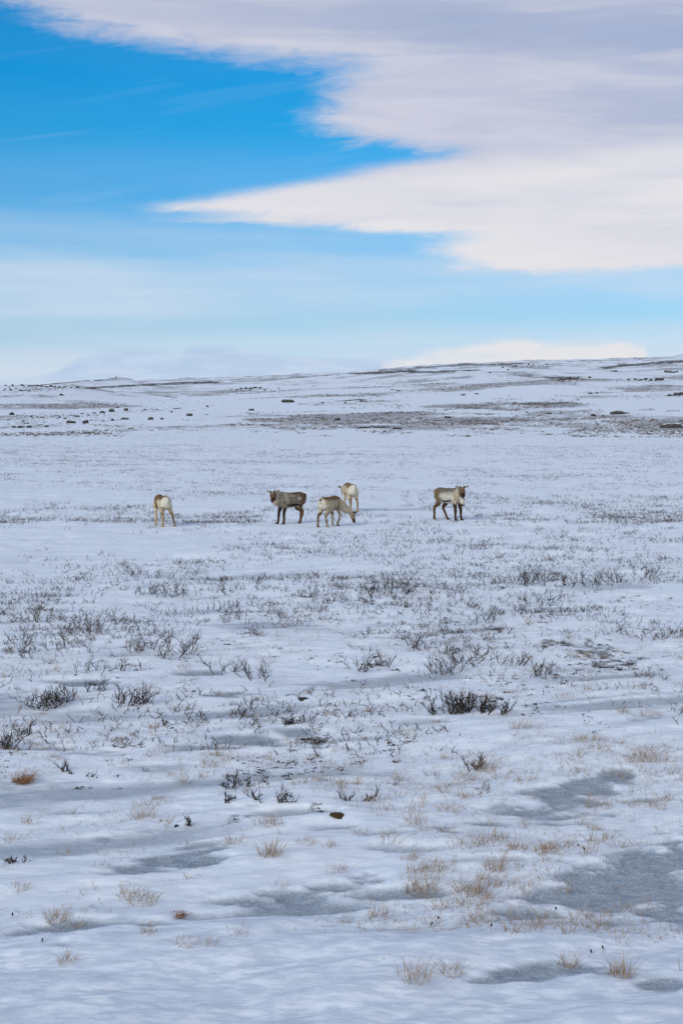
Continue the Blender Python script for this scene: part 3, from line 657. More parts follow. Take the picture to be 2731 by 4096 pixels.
        c = mixc(c, sstep(xx, .22, .32) * (1 - sstep(z, .9, 1.0)), TAN); c = mixc(c, sstep(n2_, .0, .16) * sstep(xx, .2, .3) * .7, (.62, .54, .44))
        c = mixc(c, (1 - sstep(np.abs(zz - .62), .015, .06)) * (1 - sstep(np.abs(xx - .0), .12, .24)) * .9, DARK)
        c = mixc(c, (1 - sstep(z, .56, .59)) * sstep(x, -.25, -.2) * (1 - sstep(x, .22, .28)), (.62, .54, .42))
        c = mixc(c, sstep(x, .50, .56) * (1 - sstep(z, .80, .92)), WHITE)
        lc = np.where((x < -.12)[:, None], np.array((.11, .058, .024)), np.array((.055, .030, .015)))
        lz = 1 - sstep(z, .50, .60)
        c = c * (1 - lz[:, None]) + lz[:, None] * np.where(((np.abs(x - .02) < .16) & (z > .5))[:, None], c, lc)
    # face
    face = np.tile(np.array((.15, .085, .045)), (nv, 1))
    if i == 2: face[:] = (.30, .21, .13)
    face = mixc(face, (1 - sstep(hd, .03, .08)) * sstep(hu, .0, .05) * .8, (.50, .44, .37))
    face = mixc(face, sstep(hd, .17, .25) * sstep(hu, -.06, -.02) * .95, (.022, .013, .010))
    face = mixc(face, sstep(hd, .15, .2) * (1 - sstep(hu, -.075, -.055)) * .9, (.62, .56, .50))
    face = mixc(face, sstep(hd, .335, .35) * (1 - sstep(np.abs(hl), .03, .04)), (.10, .10, .11))
    face = mixc(face, sstep(np.abs(hl), .085, .11) * .9, (.42, .36, .29))
    face = mixc(face, sstep(np.abs(hl), .19, .21) * .8, (.05, .04, .035))
    c = c * (1 - is_head[:, None]) + face * is_head[:, None]
    if i == 3: c = mixc(c, sstep(np.abs(hl), .085, .1) * is_head, DARK)
    c = c * (1 + n2_[:, None] * .35)
    col4 = np.concatenate([np.clip(c, .005, .9), np.ones((nv, 1))], 1).astype(np.float32)
    at = nm_.attributes.new('coat', 'FLOAT_COLOR', 'POINT'); at.data.foreach_set('color', col4.ravel())
    link('body', nm_, root)
    # hooves: two toes and a pair of dewclaws each
    for nm, p in feet:
        e = p[-1][0]; pr = p[-2][0]; lifted = nm == 'FR' and i == 2
        bmv = []; bf_ = []
        for s2 in (-1, 1):
            b0 = len(bmv); oy = s2 * .026
            if lifted: base_pts = [(e.x - .02, e.z - .03), (e.x + .05, e.z + .0), (e.x + .06, e.z - .05), (e.x + .01, e.z - .085)]
            else: base_pts = [(e.x - .035, .002), (e.x + .085, .002), (e.x + .05, .045), (e.x - .02, .055)]
            for qx, qz in base_pts:
                for wy in (-.021, .021):
                    bmv.append((qx, e.y + oy + wy, qz))
            for a, b in ((0, 1), (1, 2), (2, 3), (3, 0)): bf_.append((b0 + 2 * a, b0 + 2 * a + 1, b0 + 2 * b + 1, b0 + 2 * b))
            bf_.append((b0, b0 + 2, b0 + 4, b0 + 6)); bf_.append((b0 + 1, b0 + 7, b0 + 5, b0 + 3))
        hm = bpy.data.meshes.new('hoof'); hm.from_pydata(bmv, [], bf_); hm.materials.append(M_HOOF)
        b2 = bmesh.new(); b2.from_mesh(hm); bmesh.ops.recalc_face_normals(b2, faces=b2.faces[:]); bmesh.ops.bevel(b2, geom=b2.edges[:], offset=.006, segments=2, affect='EDGES'); b2.to_mesh(hm); b2.free()
        link('hoof', hm, root)
    for sgn in (-1, 1):
        if i != 0:
            bm = bmesh.new(); bmesh.ops.create_icosphere(bm, subdivisions=2, radius=.015)
            em = bpy.data.meshes.new('eye'); bm.to_mesh(em); bm.free(); em.materials.append(M_EYE)
            link('eye', em, root, P + D * .125 + Lh * (sgn * .072) + Uh * .022)
        vv, ff = [], []; q = P + D * .035 + Lh * (sgn * .045) + Uh * .065
        dr = (Uh * .9 + Lh * sgn * .25 - D * .1).normalized()
        loft(vv, ff, [(q, .018, .018), (q + dr * .03, .022, .022), (q + dr * .055, .026, .026), (q + dr * .075, .020, .020), (q + dr * .085, .008, .008)], lat=Lh, n=10)
        am = bpy.data.meshes.new('antler_stub'); am.from_pydata([tuple(v) for v in vv], [], ff); am.materials.append(M_VELVET)
        am.polygons.foreach_set('use_smooth', np.ones(len(am.polygons), bool))
        link('antler_stub', am, root)
    return root
make_deer(0, 'cream reindeer with brown saddle, leftmost of the herd, seen from behind, hind leg splayed')
make_deer(1, 'grey-brown reindeer with dark legs standing side-on, turning its face to the camera')
make_deer(2, 'pale grey reindeer grazing with its nose at the snow and a foreleg lifted')
make_deer(3, 'white-rumped reindeer standing farthest off, seen from behind with its head low')
make_deer(4, 'white-sided reindeer with long pale throat fur, rightmost, facing the camera')

# ------------------------------------------------------------------ plants: mesh pieces
def tubes(paths, sides=4):
    """paths: list of (points (n,3), radii (n,)) -> verts, quads"""
    V_, F_ = [], []; base = 0
    for p, r in paths:
        p = np.asarray(p, float); n = len(p)
        t = np.gradient(p, axis=0); t /= np.linalg.norm(t, axis=1)[:, None] + 1e-9
        ref = np.array([0.31, 0.87, 0.2]); L = np.cross(t, ref); L /= np.linalg.norm(L, axis=1)[:, None] + 1e-9; B = np.cross(t, L)
        a = np.arange(sides) * 2 * math.pi / sides
        ring = p[:, None, :] + np.asarray(r)[:, None, None] * (np.cos(a)[None, :, None] * L[:, None, :] + np.sin(a)[None, :, None] * B[:, None, :])
        V_.append(ring.reshape(-1, 3))
        i = (np.arange(n - 1)[:, None] * sides + np.arange(sides)[None, :]); j = (np.arange(n - 1)[:, None] * sides + (np.arange(sides)[None, :] + 1) % sides)
        F_.append(np.stack([i, i + sides, j + sides, j], -1).reshape(-1, 4) + base); base += n * sides
    return np.concatenate(V_), np.concatenate(F_)

def grow(rng, p0, d0, length, r0, level, out, segs=6, up=0.10, twist=0.32, maxlev=2, groups=None):
    d = np.array(d0, float); d /= np.linalg.norm(d); p = np.array(p0, float); st = length / segs
    pts = [p.copy()]; rad = [r0]
    for s_ in range(segs):
        d = d + rng.normal(0, twist, 3) * np.array([1, 1, .7]); d[2] += up; d /= np.linalg.norm(d)
        if d[2] < -0.15: d[2] = 0.05
        p = p + d * st * rng.uniform(.75, 1.25); pts.append(p.copy()); rad.append(r0 * (1 - .62 * (s_ + 1) / segs))
        if level < maxlev and s_ >= 1 and rng.random() < (.95 if level == 0 else .7):
            ang = rng.uniform(0, 2 * math.pi); sv = np.array([math.cos(ang), math.sin(ang), rng.uniform(-.1, .7)])
            sv = sv - d * sv.dot(d) * .6; nd = d * .75 + sv / (np.linalg.norm(sv) + 1e-6) * .85
            dest = out
            if groups is not None and level == 0: dest = []; groups.append(dest)
            grow(rng, p, nd, length * rng.uniform(.30, .52) * (1 - .3 * s_ / segs), rad[-1] * .8, level + 1, dest, max(3, segs - 2), up * 1.4, twist, maxlev)
    out.append((np.array(pts), np.array(rad)))

def bush_branches(rng, W, Hh, stems, dens=1.0, depth=None, thick=1.0, split=False):
    """list of branches, each a list of tube paths; W across, Hh high"""
    br = []
    for s_ in range(stems):
        bx = (rng.random() - .5) * W * .8; by = (rng.random() - .5) * (depth or W * .45)
        lean = bx / (W * .5) * 1.0 + rng.normal(0, .35)
        d = np.array([lean * 1.15, rng.normal(0, .6), rng.uniform(.5, 1.1)])
        out = []; gr = [] if split else None
        Ls = Hh * rng.uniform(.85, 1.4) * (1.15 if abs(lean) > .7 else 1.0)
        grow(rng, (bx, by, -.03), d, Ls, thick * rng.uniform(.006, .0085), 0, out, segs=9, up=.10, twist=.34 * dens, groups=gr)
        br.append((out, gr) if split else out)
    return br

# -------- landmarks and labels
LANDMARKS = [('the leftmost reindeer', 650, 2080), ('the brown side-on reindeer', 1160, 2080), ('the grazing reindeer', 1335, 2090), ('the farthest reindeer', 1400, 2010), ('the white-sided reindeer', 1796, 2060),
             ('the dark twin shrub', 1880, 2830), ('the dense left-hand shrub', 200, 2830), ('the rusty tussock', 85, 3110), ('the mossy clump', 1330, 3245), ('the long right-hand thicket', 2280, 2340), ('the lone forked shrub', 1420, 3190),
             ('the big ice patch', 2500, 3450), ('the tallest left thicket', 690, 2610), ('the bottom grass pair', 1700, 3890), ('the scraggly shrub trio', 1030, 3190), ('the central thicket', 1540, 2360), ('the long icy hollow', 2150, 3160),
             ('the sprawling right shrub', 1830, 2680), ('the left-edge shrub', 30, 2970), ('the small dark stone', 968, 2680), ('the bottom-right tuft', 2480, 3880), ('the two-stemmed edge shrub', 60, 3440), ('the flattened brown tussock', 715, 3655)]
ORD = ['nearest', 'second nearest', 'third nearest', 'fourth nearest', 'fifth nearest', 'sixth nearest', 'seventh nearest', 'eighth nearest', 'ninth nearest', 'tenth nearest', 'eleventh nearest', 'twelfth nearest', 'thirteenth nearest', 'fourteenth nearest', 'fifteenth nearest', 'sixteenth nearest', 'seventeenth nearest', 'eighteenth nearest', 'nineteenth nearest', 'twentieth nearest', 'farthest but three', 'farthest but two', 'farthest but one', 'farthest']
def place_labels(items, noun, landmarks=LANDMARKS):
    """items: list of (object, px, py, look). Labels each by where it stands among landmarks."""
    cells = {}
    for o, px, py, look in items:
        best = min(landmarks, key=lambda l: math.hypot((px - l[1]), (py - l[2]) * 1.9))
        dx, dy = px - best[1], (py - best[2]) * 2.0
        if abs(dx) > abs(dy): dr = 'left of' if dx < 0 else 'right of'
        else: dr = 'behind' if dy < 0 else 'in front of'
        cells.setdefault((best[0], dr), []).append((math.hypot(dx, dy), o, look))
    for (lm, dr), lst in cells.items():
        lst.sort(key=lambda t: t[0])
        for n_, (dist, o, look) in enumerate(lst):
            if len(lst) == 1: o['label'] = f'{look} {noun} {dr} {lm}'
            else: o['label'] = f'{look} {noun}, {ORD[n_] if n_ < 20 else ORD[min(23, 24 - (len(lst) - n_))]} of those {dr} {lm}'

# -------- named shrubs: overview column, base row, width, height, stems, look, material
V1 = M_TWIG
BIG = [
    (92, 1630, 58, 52, 8, 'broad dense dark shrub of many upright stems at the far left', V1), (135, 1615, 66, 42, 8, 'right half of the dense dark left shrub, lower and leaning right', V1),
    (300, 1618, 70, 44, 9, 'round open shrub standing right of the dense left-hand shrub', V1), (213, 1586, 62, 36, 5, 'crooked two-part shrub above the dense left-hand shrub', V1),
    (210, 1546, 84, 38, 6, 'wide spreading shrub on a dark mat at the left', V1), (305, 1540, 52, 28, 3, 'Y-shaped sparse shrub right of the wide spreading one', V1),
    (400, 1508, 56, 52, 8, 'tall twiggy shrub forming the right part of the tallest left thicket', V1), (425, 1500, 44, 50, 6, 'slender shrub at the right end of the tallest left thicket', V1), (362, 1490, 60, 34, 6, 'low shrub in the middle of the tallest left thicket', V1), (315, 1498, 46, 30, 6, 'reddish-tinged shrub at the left end of the tallest left thicket', M_RED),
    (592, 1560, 76, 48, 8, 'spreading bush right of the small dark stone', V1), (515, 1546, 50, 38, 5, 'forked shrub left of the small dark stone', V1),
    (1026, 1640, 64, 48, 11, 'left half of the dark twin shrub, dense and upright', V1), (1085, 1632, 66, 44, 11, 'middle of the dark twin shrub, broad and round', V1), (1130, 1638, 56, 36, 7, 'right tail of the dark twin shrub leaning over a snow bank', V1),
    (1020, 1545, 80, 42, 8, 'left part of the sprawling shrub behind the dark twin shrub', V1), (1070, 1520, 60, 36, 7, 'upper right part of the sprawling shrub behind the dark twin shrub', V1), (1020, 1505, 40, 34, 5, 'thin upright shrub at the back of the sprawling shrub', V1),
    (1240, 1548, 76, 36, 7, 'wide dark shrub right of the sprawling shrub, low to the snow', V1), (1172, 1526, 62, 36, 7, 'upright shrub between the sprawling shrub and the wide dark one', V1),
    (955, 1486, 80, 32, 8, 'bowl-shaped spread of twigs behind the bared dark heath', V1), (875, 1530, 48, 44, 5, 'long-stemmed crooked shrub over a dark brown mat', V1), (810, 1540, 56, 40, 5, 'bent sparse shrub left of the dark brown mat', V1),
    (172, 1774, 58, 28, 5, 'pair of short bushy stems in front of the left-edge shrub', V1), (538, 1812, 30, 38, 4, 'knobbly upright stem of the scraggly shrub trio', V1), (568, 1804, 26, 22, 3, 'small side shoot right of the knobbly upright stem', V1),
    (612, 1842, 64, 40, 5, 'star-shaped crooked shrub of the scraggly trio', V1), (652, 1830, 30, 14, 3, 'flat little sprig right of the star-shaped shrub', V1), (520, 1842, 34, 24, 3, 'low stem left of the star-shaped shrub', V1),
    (818, 1838, 42, 42, 4, 'lone forked shrub with bare crossing stems above the mossy clump', V1), (1090, 1766, 58, 30, 6, 'dark upright shrub rising out of a grassy snow hump', V1),
    (655, 1664, 38, 28, 5, 'left bush of a small pair beside bared dark ground', V1), (685, 1662, 38, 22, 5, 'right bush of a small pair beside bared dark ground', V1),
    (14, 1716, 50, 46, 8, 'dark bushy shrub cut by the left edge of the picture', V1), (50, 1690, 40, 34, 4, 'thin shrub just right of the left-edge shrub', V1),
    (385, 1664, 44, 18, 3, 'twig arching flat above a dark mat', V1), (545, 1644, 34, 20, 3, 'little branching twig with three tips left of centre', V1),
    (440, 1890, 26, 26, 3, 'small crooked stem above the large central ice patch', V1), (414, 1896, 30, 12, 3, 'flat sprig left of the small crooked stem', V1),
    (18, 1982, 30, 26, 3, 'left of two forked stems at the lower left edge', V1), (48, 1980, 30, 28, 3, 'right of two forked stems at the lower left edge', V1),
    (140, 1490, 56, 28, 6, 'feathery shrub standing left of the tallest left thicket', V1), (68, 1512, 34, 36, 4, 'thin three-stemmed shrub near the left edge', V1), (38, 1482, 60, 30, 6, 'flat shrub row fading out at the left edge', V1),
    (90, 1425, 64, 52, 8, 'tall grey shrub cluster at the left below the leftmost reindeer', M_TWIG2), (575, 1462, 68, 22, 6, 'low spreading shrub on brown grass left of centre', M_TWIG2),
    (1125, 1428, 56, 36, 6, 'twiggy shrub between the central thicket and the sprawling shrub', V1), (1145, 1454, 36, 22, 4, 'brownish stump-like shrub in a snow hollow', M_RED), (1228, 1388, 58, 34, 6, 'upright shrub in front of the long right-hand thicket', V1),
    (1150, 1340, 46, 22, 6, 'first clump of the long right-hand thicket, counted from its left end', V1), (1195, 1342, 52, 30, 8, 'second clump of the long right-hand thicket, dense', V1), (1245, 1336, 62, 34, 9, 'third clump of the long right-hand thicket, tallest', V1), (1312, 1345, 56, 28, 8, 'fourth clump of the long right-hand thicket, in its middle', V1), (1362, 1344, 56, 30, 8, 'fifth clump of the long right-hand thicket', V1), (1418, 1338, 56, 32, 8, 'sixth clump of the long right-hand thicket', V1), (1475, 1328, 56, 34, 8, 'last clump at the right end of the long thicket', V1),
    (845, 1358, 40, 24, 5, 'left clump of the central thicket', V1), (878, 1362, 50, 36, 8, 'middle clump of the central thicket, tallest', V1), (915, 1362, 44, 30, 7, 'right clump of the central thicket', V1),
    (328, 1366, 42, 26, 6, 'left clump of the thicket below the leftmost reindeer', M_TWIG2), (372, 1370, 46, 34, 8, 'middle clump of the thicket below the leftmost reindeer', V1), (416, 1368, 40, 36, 6, 'right clump of the thicket below the leftmost reindeer', V1),
    (490, 1402, 36, 24, 5, 'left half of a small shrub pair left of the central thicket', V1), (522, 1396, 34, 24, 5, 'right half of a small shrub pair left of the central thicket', V1)]
GRP_S = 'bare birch shrubs poking through the snow'
rs = np.random.default_rng(7)
taken = []
for (a, b, wv_, hv_, stems, look, mt) in BIG:
    x, y, z = ground_at(a * k, b * k); s = F / y
    W = wv_ * k / s; Hh = hv_ * k / s
    ro = bpy.data.objects.new('bare_shrub', None); COL.objects.link(ro); ro.location = (x, y, z); ro.empty_display_size = .1
    set_props(ro, look, 'shrub', GRP_S)
    n_st = max(3, int(stems * (1.5 if look.find('dark twin') >= 0 or look.find('dense') >= 0 else 1.1)))
    for main, twigs in bush_branches(rs, W * 1.02, Hh * 1.0, n_st, 1.0, min(W * .6, .5), .78 + .3 * (y < 20), True):
        near = y < 27
        if not near: main = main + [q_ for t_ in twigs for q_ in t_]
        v, f = tubes(main, 4); v[:, 2] = np.minimum(v[:, 2], Hh * 1.15)
        bo = link('branch', mesh_np('branch', v, f, mt), ro)
        if near:
            for t_ in twigs:
                v, f = tubes(t_, 4); v[:, 2] = np.minimum(v[:, 2], Hh * 1.15)
                link('twig', mesh_np('twig', v, f, mt), bo)
    taken.append((x, y, W))
print('big shrubs', len(BIG))

# -------- smaller shrubs: shared templates
TEMPL = []
for i in range(22):
    rg = np.random.default_rng(100 + i); W, Hh = rg.uniform(.22, .42), rg.uniform(.16, .26)
    paths = [p for br in bush_branches(rg, W, Hh, int(rg.integers(3, 8)), 1.15, W * .7, .62) for p in br]
    v, f = tubes(paths, 3)
    TEMPL.append((mesh_np('bare_shrub', v, f, (M_TWIG3, M_TWIG2, M_TWIG3, M_RED)[i % 4]), float(v[:, 2].max())))
def clump_density(x, y):
    return fbm(x / 2.2, y / 3.2, 3, 410) + .6 * fbm(x / 7, y / 10, 2, 420)
cands = []
rs = np.random.default_rng(21)
tries = 0
bands = [(2095, 2200, .08, .14, 50), (2200, 2330, .08, .17, 55), (2330, 2480, .08, .20, 50), (2480, 2640, .07, .20, 50), (2640, 2900, .06, .15, 30), (2900, 3200, .06, .12, 6)]
for y0, y1, h0, h1, nn in bands:
    got = 0; t_ = 0
    while got < nn and t_ < 4000:
        t_ += 1
        px = rs.uniform(-10, 2741); py = rs.uniform(y0, y1)
        x, y = (float(q) for q in flat_pt(px, py))
        if clump_density(np.array([x]), np.array([y]))[0] < rs.uniform(-.05, .25): continue
        if any(math.hypot(x - a, y - b) < c * .45 for a, b, c in taken): continue
        if min(math.hypot(x - a, y - b) for a, b in DEER_XY) < .6: continue
        got += 1; cands.append((px, py, x, y, rs.uniform(h0, h1)))
items = []
for px, py, x, y, h in cands:
    me, hm = TEMPL[int(rs.integers(len(TEMPL)))]
    o = link('bare_shrub', me); z = float(gz(x, y)[0]); sc = h / hm
    o.location = (x, y, z); o.rotation_euler = (0, 0, rs.uniform(0, 6.28)); sw = sc * rs.uniform(.9, 1.5); o.scale = (sw, sw, sc)
    set_props(o, None, 'shrub', GRP_S)
    look = ('tiny' if h < .115 else 'small' if h < .16 else 'knee-high') + ' leafless'
    items.append((o, px, py, look))
place_labels(items, 'twig shrub')
print('small shrubs', len(items))

# -------- uncountable little twigs over the plain, one mesh
def scatter(templates, X, Y, Zs, S, SZ, rng):
    Vs, Fs = [], []; base = 0
    which = rng.integers(len(templates), size=len(X)); ang = rng.uniform(0, 2 * math.pi, len(X))
    for t, (v, f) in enumerate(templates):
        id_ = np.where(which == t)[0]
        if not len(id_): continue
        ca, sa = np.cos(ang[id_])[:, None], np.sin(ang[id_])[:, None]
        vx = v[None, :, 0] * S[id_][:, None]; vy = v[None, :, 1] * S[id_][:, None]
        o = np.stack([vx * ca - vy * sa + X[id_][:, None], vx * sa + vy * ca + Y[id_][:, None], v[None, :, 2] * SZ[id_][:, None] + Zs[id_][:, None]], -1)
        Vs.append(o.reshape(-1, 3)); Fs.append((f[None] + (np.arange(len(id_)) * len(v))[:, None, None]).reshape(-1, f.shape[1]) + base); base += len(id_) * len(v)
    return np.concatenate(Vs), np.concatenate(Fs)
SPR = []
for i in range(16):
    rg = np.random.default_rng(300 + i); out = []
    for s_ in range(int(rg.integers(1, 4))):
        grow(rg, (rg.normal(0, .05), rg.normal(0, .05), -.01), (rg.normal(0, .6), rg.normal(0, .6), 1), rg.uniform(.06, .12), .0045, 1, out, 4, .1, .35, 2)
    SPR.append(tubes(out, 3))
rs = np.random.default_rng(55)
def sample(n, y0, y1, fn, rng, lo, hi, power=1.0):
    px = rng.uniform(-250, 2981, n); py = y0 + (y1 - y0) * rng.random(n) ** power
    x, y = flat_pt(px, py); dn = fn(x, y); keep = dn > rng.uniform(lo, hi, n)
    for a, b in DEER_XY: keep &= np.hypot(x - a, y - b) > .25
    return x[keep], y[keep]
def plain_density(x, y): return 1.3 * fbm(x / 1.8, y / 2.6, 3, 430) + .8 * fbm(x / 9, y / 12, 2, 440)
x1, y1_ = sample(14500, 2060, 2560, clump_density, rs, -.14, .32)
x2, y2_ = sample(42000, 1780, 2095, plain_density, rs, -.20, .45)
x3, y3_ = sample(2600, 2500, 3000, clump_density, rs, -.05, .35)
x4, y4_ = sample(9000, 1735, 1860, plain_density, rs, -.18, .45)
xs = np.concatenate([x1, x2, x3, x4]); ys = np.concatenate([y1_, y2_, y3_, y4_])
sz = rs.uniform(.5, 1.35, len(xs)) * (1 - .3 * sstep(ys, 48, 80)); v, f = scatter(SPR, xs, ys, gz(xs, ys), sz * (1.25 + .9 * sstep(ys, 50, 90)), sz, rs)
set_props(link('low_twigs', mesh_np('low_twigs', v, f, M_TWIG3)), 'thin scattered brown twigs sticking out of the snow across the plain', 'twigs', kind='stuff')
print('twigs', len(xs), len(f))

# -------- grass
def tuft(rng, n, W, Hh, wide=.004, lean=.35, base=.35, wind=.25):
    Vs, Fs = [], []; b = 0
    for i in range(n):
        a = rng.uniform(0, 6.283); r = W * .5 * base * math.sqrt(rng.random())
        bx, by = r * math.cos(a), r * math.sin(a)
        L = Hh * rng.uniform(.45, 1.1); az_ = rng.uniform(0, 6.283); ln = abs(rng.normal(0, lean)) + .05
        dx, dy = math.cos(az_) * ln + bx / (W + 1e-6) * .8 + wind * rng.random(), math.sin(az_) * ln + by / (W + 1e-6) * .8
        ww = wide * rng.uniform(.6, 1.1) * .5; pa = rng.uniform(0, 3.14); wx, wy = math.cos(pa) * ww, math.sin(pa) * ww
        p0 = np.array([bx, by, -.015]); 
        for q, (t, wv__) in enumerate(((0, 1), (.45, .85), (.8, .5), (1.0, .12))):
            c = p0 + np.array([dx * t * (.6 + .9 * t) * L, dy * t * (.6 + .9 * t) * L, L * t * (1 - .28 * t * min(1, ln))])
            Vs.append(c + np.array([wx, wy, 0]) * wv__); Vs.append(c - np.array([wx, wy, 0]) * wv__)
        for q in range(3): Fs.append((b + 2 * q, b + 2 * q + 1, b + 2 * q + 3, b + 2 * q + 2))
        b += 8
    return np.array(Vs), np.array(Fs)
TUFTS = [(475, 1760, 62, 24, 40), (420, 1800, 36, 46, 26), (328, 1878, 62, 40, 50), (125, 1742, 44, 16, 24), (620, 1964, 58, 48, 70), (700, 1936, 52, 20, 36), (760, 1942, 42, 24, 26), (962, 2046, 84, 46, 90), (1080, 2050, 80, 50, 70), (990, 1996, 62, 30, 50), (1135, 1996, 50, 46, 54), (1136, 2032, 46, 26, 34),
         (1070, 1938, 104, 28, 70), (1185, 1950, 56, 30, 54), (1252, 1950, 38, 26, 50), (1366, 1906, 46, 22, 34), (1478, 1746, 70, 52, 60), (1420, 1786, 62, 34, 40), (1202, 1672, 74, 30, 50), (1352, 1702, 90, 28, 54), (1430, 1636, 30, 26, 34), (1492, 1642, 60, 22, 34), (1028, 1862, 64, 28, 40), (955, 1886, 54, 30, 36),
         (948, 2246, 86, 54, 46), (1036, 2236, 56, 44, 34), (1424, 2240, 58, 54, 64), (1306, 2214, 54, 34, 34), (330, 2072, 80, 40, 60), (290, 2060, 50, 30, 30), (130, 2114, 56, 40, 46), (182, 2128, 46, 24, 36), (36, 2042, 60, 28, 30), (155, 2206, 50, 30, 34), (430, 2166, 64, 26, 36), (342, 2142, 46, 26, 26), (612, 1892, 64, 28, 46), (535, 1936, 50, 24, 34),
         (1292, 2042, 44, 22, 20), (870, 2104, 44, 44, 20), (775, 2002, 60, 30, 30), (642, 2036, 44, 24, 16), (1110, 1768, 60, 46, 46), (1075, 1790, 70, 26, 34), (912, 1792, 36, 30, 26), (815, 1762, 62, 26, 24), (728, 1792, 30, 22, 20), (1370, 1852, 74, 34, 54), (1330, 1892, 40, 18, 20), (940, 1972, 44, 24, 30), (1170, 2110, 70, 24, 22), (1230, 2130, 44, 30, 22), (985, 2120, 50, 24, 20),
         (520, 1600, 60, 20, 20), (360, 1730, 54, 20, 26), (70, 1890, 40, 26, 24), (150, 1960, 40, 18, 18), (30, 1930, 50, 26, 24), (1500, 1850, 60, 24, 26), (1545, 1776, 44, 20, 24), (1290, 1600, 60, 18, 26), (1180, 1590, 60, 16, 24), (660, 1500, 60, 14, 20), (1100, 2020, 30, 40, 18), (1420, 2040, 40, 16, 16), (230, 1990, 50, 18, 18), (550, 2140, 60, 22, 20), (480, 2170, 40, 30, 16)]
GRP_G = 'dry grass tufts in the snow'
rs = np.random.default_rng(91); items = []
for a, b, wv_, hv_, n in TUFTS:
    x, y, z = ground_at(a * k, b * k); s = F / y; W = wv_ * k / s; Hh = hv_ * k / s
    v, f = tuft(rs, int(n * 1.6), W * 1.05, Hh * 1.15, .0041, .46, .85)
    o = link('grass_tuft', mesh_np('grass_tuft', v, f, M_GRASS if rs.random() < .7 else M_GRASS2), loc=(x, y, z))
    set_props(o, None, 'grass', GRP_G)
    items.append((o, a * k, b * k, ('tall' if Hh > .15 else 'broad' if W > .3 else 'short') + ' tan'))
GT = []
for i in range(14):
    rg = np.random.default_rng(700 + i); v, f = tuft(rg, int(rg.integers(10, 30)), rg.uniform(.10, .26), rg.uniform(.07, .15), .0050, .5, .9)
    GT.append(mesh_np('grass_tuft', v, f, M_GRASS2 if i % 2 else M_GRASS))
def grass_density(x, y): return fbm(x / 1.2, y / 1.8, 3, 450) + .6 * fbm(x / 4, y / 5, 2, 460)
for y0, y1, nn in ((2480, 2750, 60), (2750, 3050, 65), (3050, 3400, 60), (3400, 3780, 40)):
    got = 0
    while got < nn:
        px = rs.uniform(-10, 2741); py = rs.uniform(y0, y1); x, y = (float(q) for q in flat_pt(px, py))
        if grass_density(np.array([x]), np.array([y]))[0] < rs.uniform(-.1, .25) or ice_mask(np.array([x]), np.array([y]))[0] > .5: continue
        o = link('grass_tuft', GT[int(rs.integers(14))], loc=(x, y, float(gz(x, y)[0]))); o.rotation_euler = (0, 0, rs.normal(0, .5)); q = rs.uniform(.6, 1.15); o.scale = (q * 1.15, q * 1.15, q)
        set_props(o, None, 'grass', GRP_G); items.append((o, px, py, ('tiny' if q < .75 else 'small') + ' pale')); got += 1
place_labels(items, 'grass tuft')
print('tufts', len(items))
# stray blades, uncountable
GB = []
for i in range(12):
    rg = np.random.default_rng(800 + i); GB.append(tuft(rg, int(rg.integers(2, 6)), rg.uniform(.06, .2), rg.uniform(.05, .12), .0048, .55, .9))
rs = np.random.default_rng(93)
xa, ya = sample(42000, 2250, 3760, grass_density, rs, -.16, .40, .9)
kp = (ice_mask(xa, ya) < rs.uniform(.05, .6, len(xa))) & (rs.random(len(xa)) < .45 + .45 * sstep(np.hypot(xa, ya), 13, 20)); xa, ya = xa[kp], ya[kp]
q = rs.uniform(.5, 1.2, len(xa)); v, f = scatter(GB, xa, ya, gz(xa, ya), q, q, rs)
set_props(link('stray_grass', mesh_np('stray_grass', v, f, M_GRASS2)), 'stray dry grass blades scattered over the near snow', 'grass', kind='stuff')
# dark heath mats
LF = []
for i in range(10):
    rg = np.random.default_rng(900 + i); Vs, Fs = [], []
    for j in range(int(rg.integers(5, 11))):
        c = rg.normal(0, [.05, .05, .006]); c[2] = abs(c[2]) + .004; d1 = rg.normal(0, .016, 3); d2 = rg.normal(0, .009, 3); b = len(Vs)
        Vs += [c - d1, c + d2, c + d1, c - d2]; Fs.append((b, b + 1, b + 2, b + 3))
    LF.append((np.array(Vs), np.array(Fs)))
xa, ya = sample(60000, 2400, 3300, lambda x, y: heath_mask(x, y) * (0.45 + 2.2 * fbm(x * 2.6, y * 1.8, 4, 470)), rs, .22, .95)
xb, yb = sample(9000, 2380, 3150, lambda x, y: fbm(x / .8, y / 1.1, 4, 480) + .5 * fbm(x / 3, y / 4, 2, 485), rs, .10, .5)
xa = np.concatenate([xa, xb]); ya = np.concatenate([ya, yb])
q = rs.uniform(.35, .85, len(xa)); v, f = scatter(LF, xa, ya, gz(xa, ya), q, q * .8, rs)
set_props(link('heath_leaves', mesh_np('heath_leaves', v, f, M_HEATH, False)), 'dark low heath leaves where the wind has bared the ground', 'heath', kind='stuff')
print('heath', len(xa))

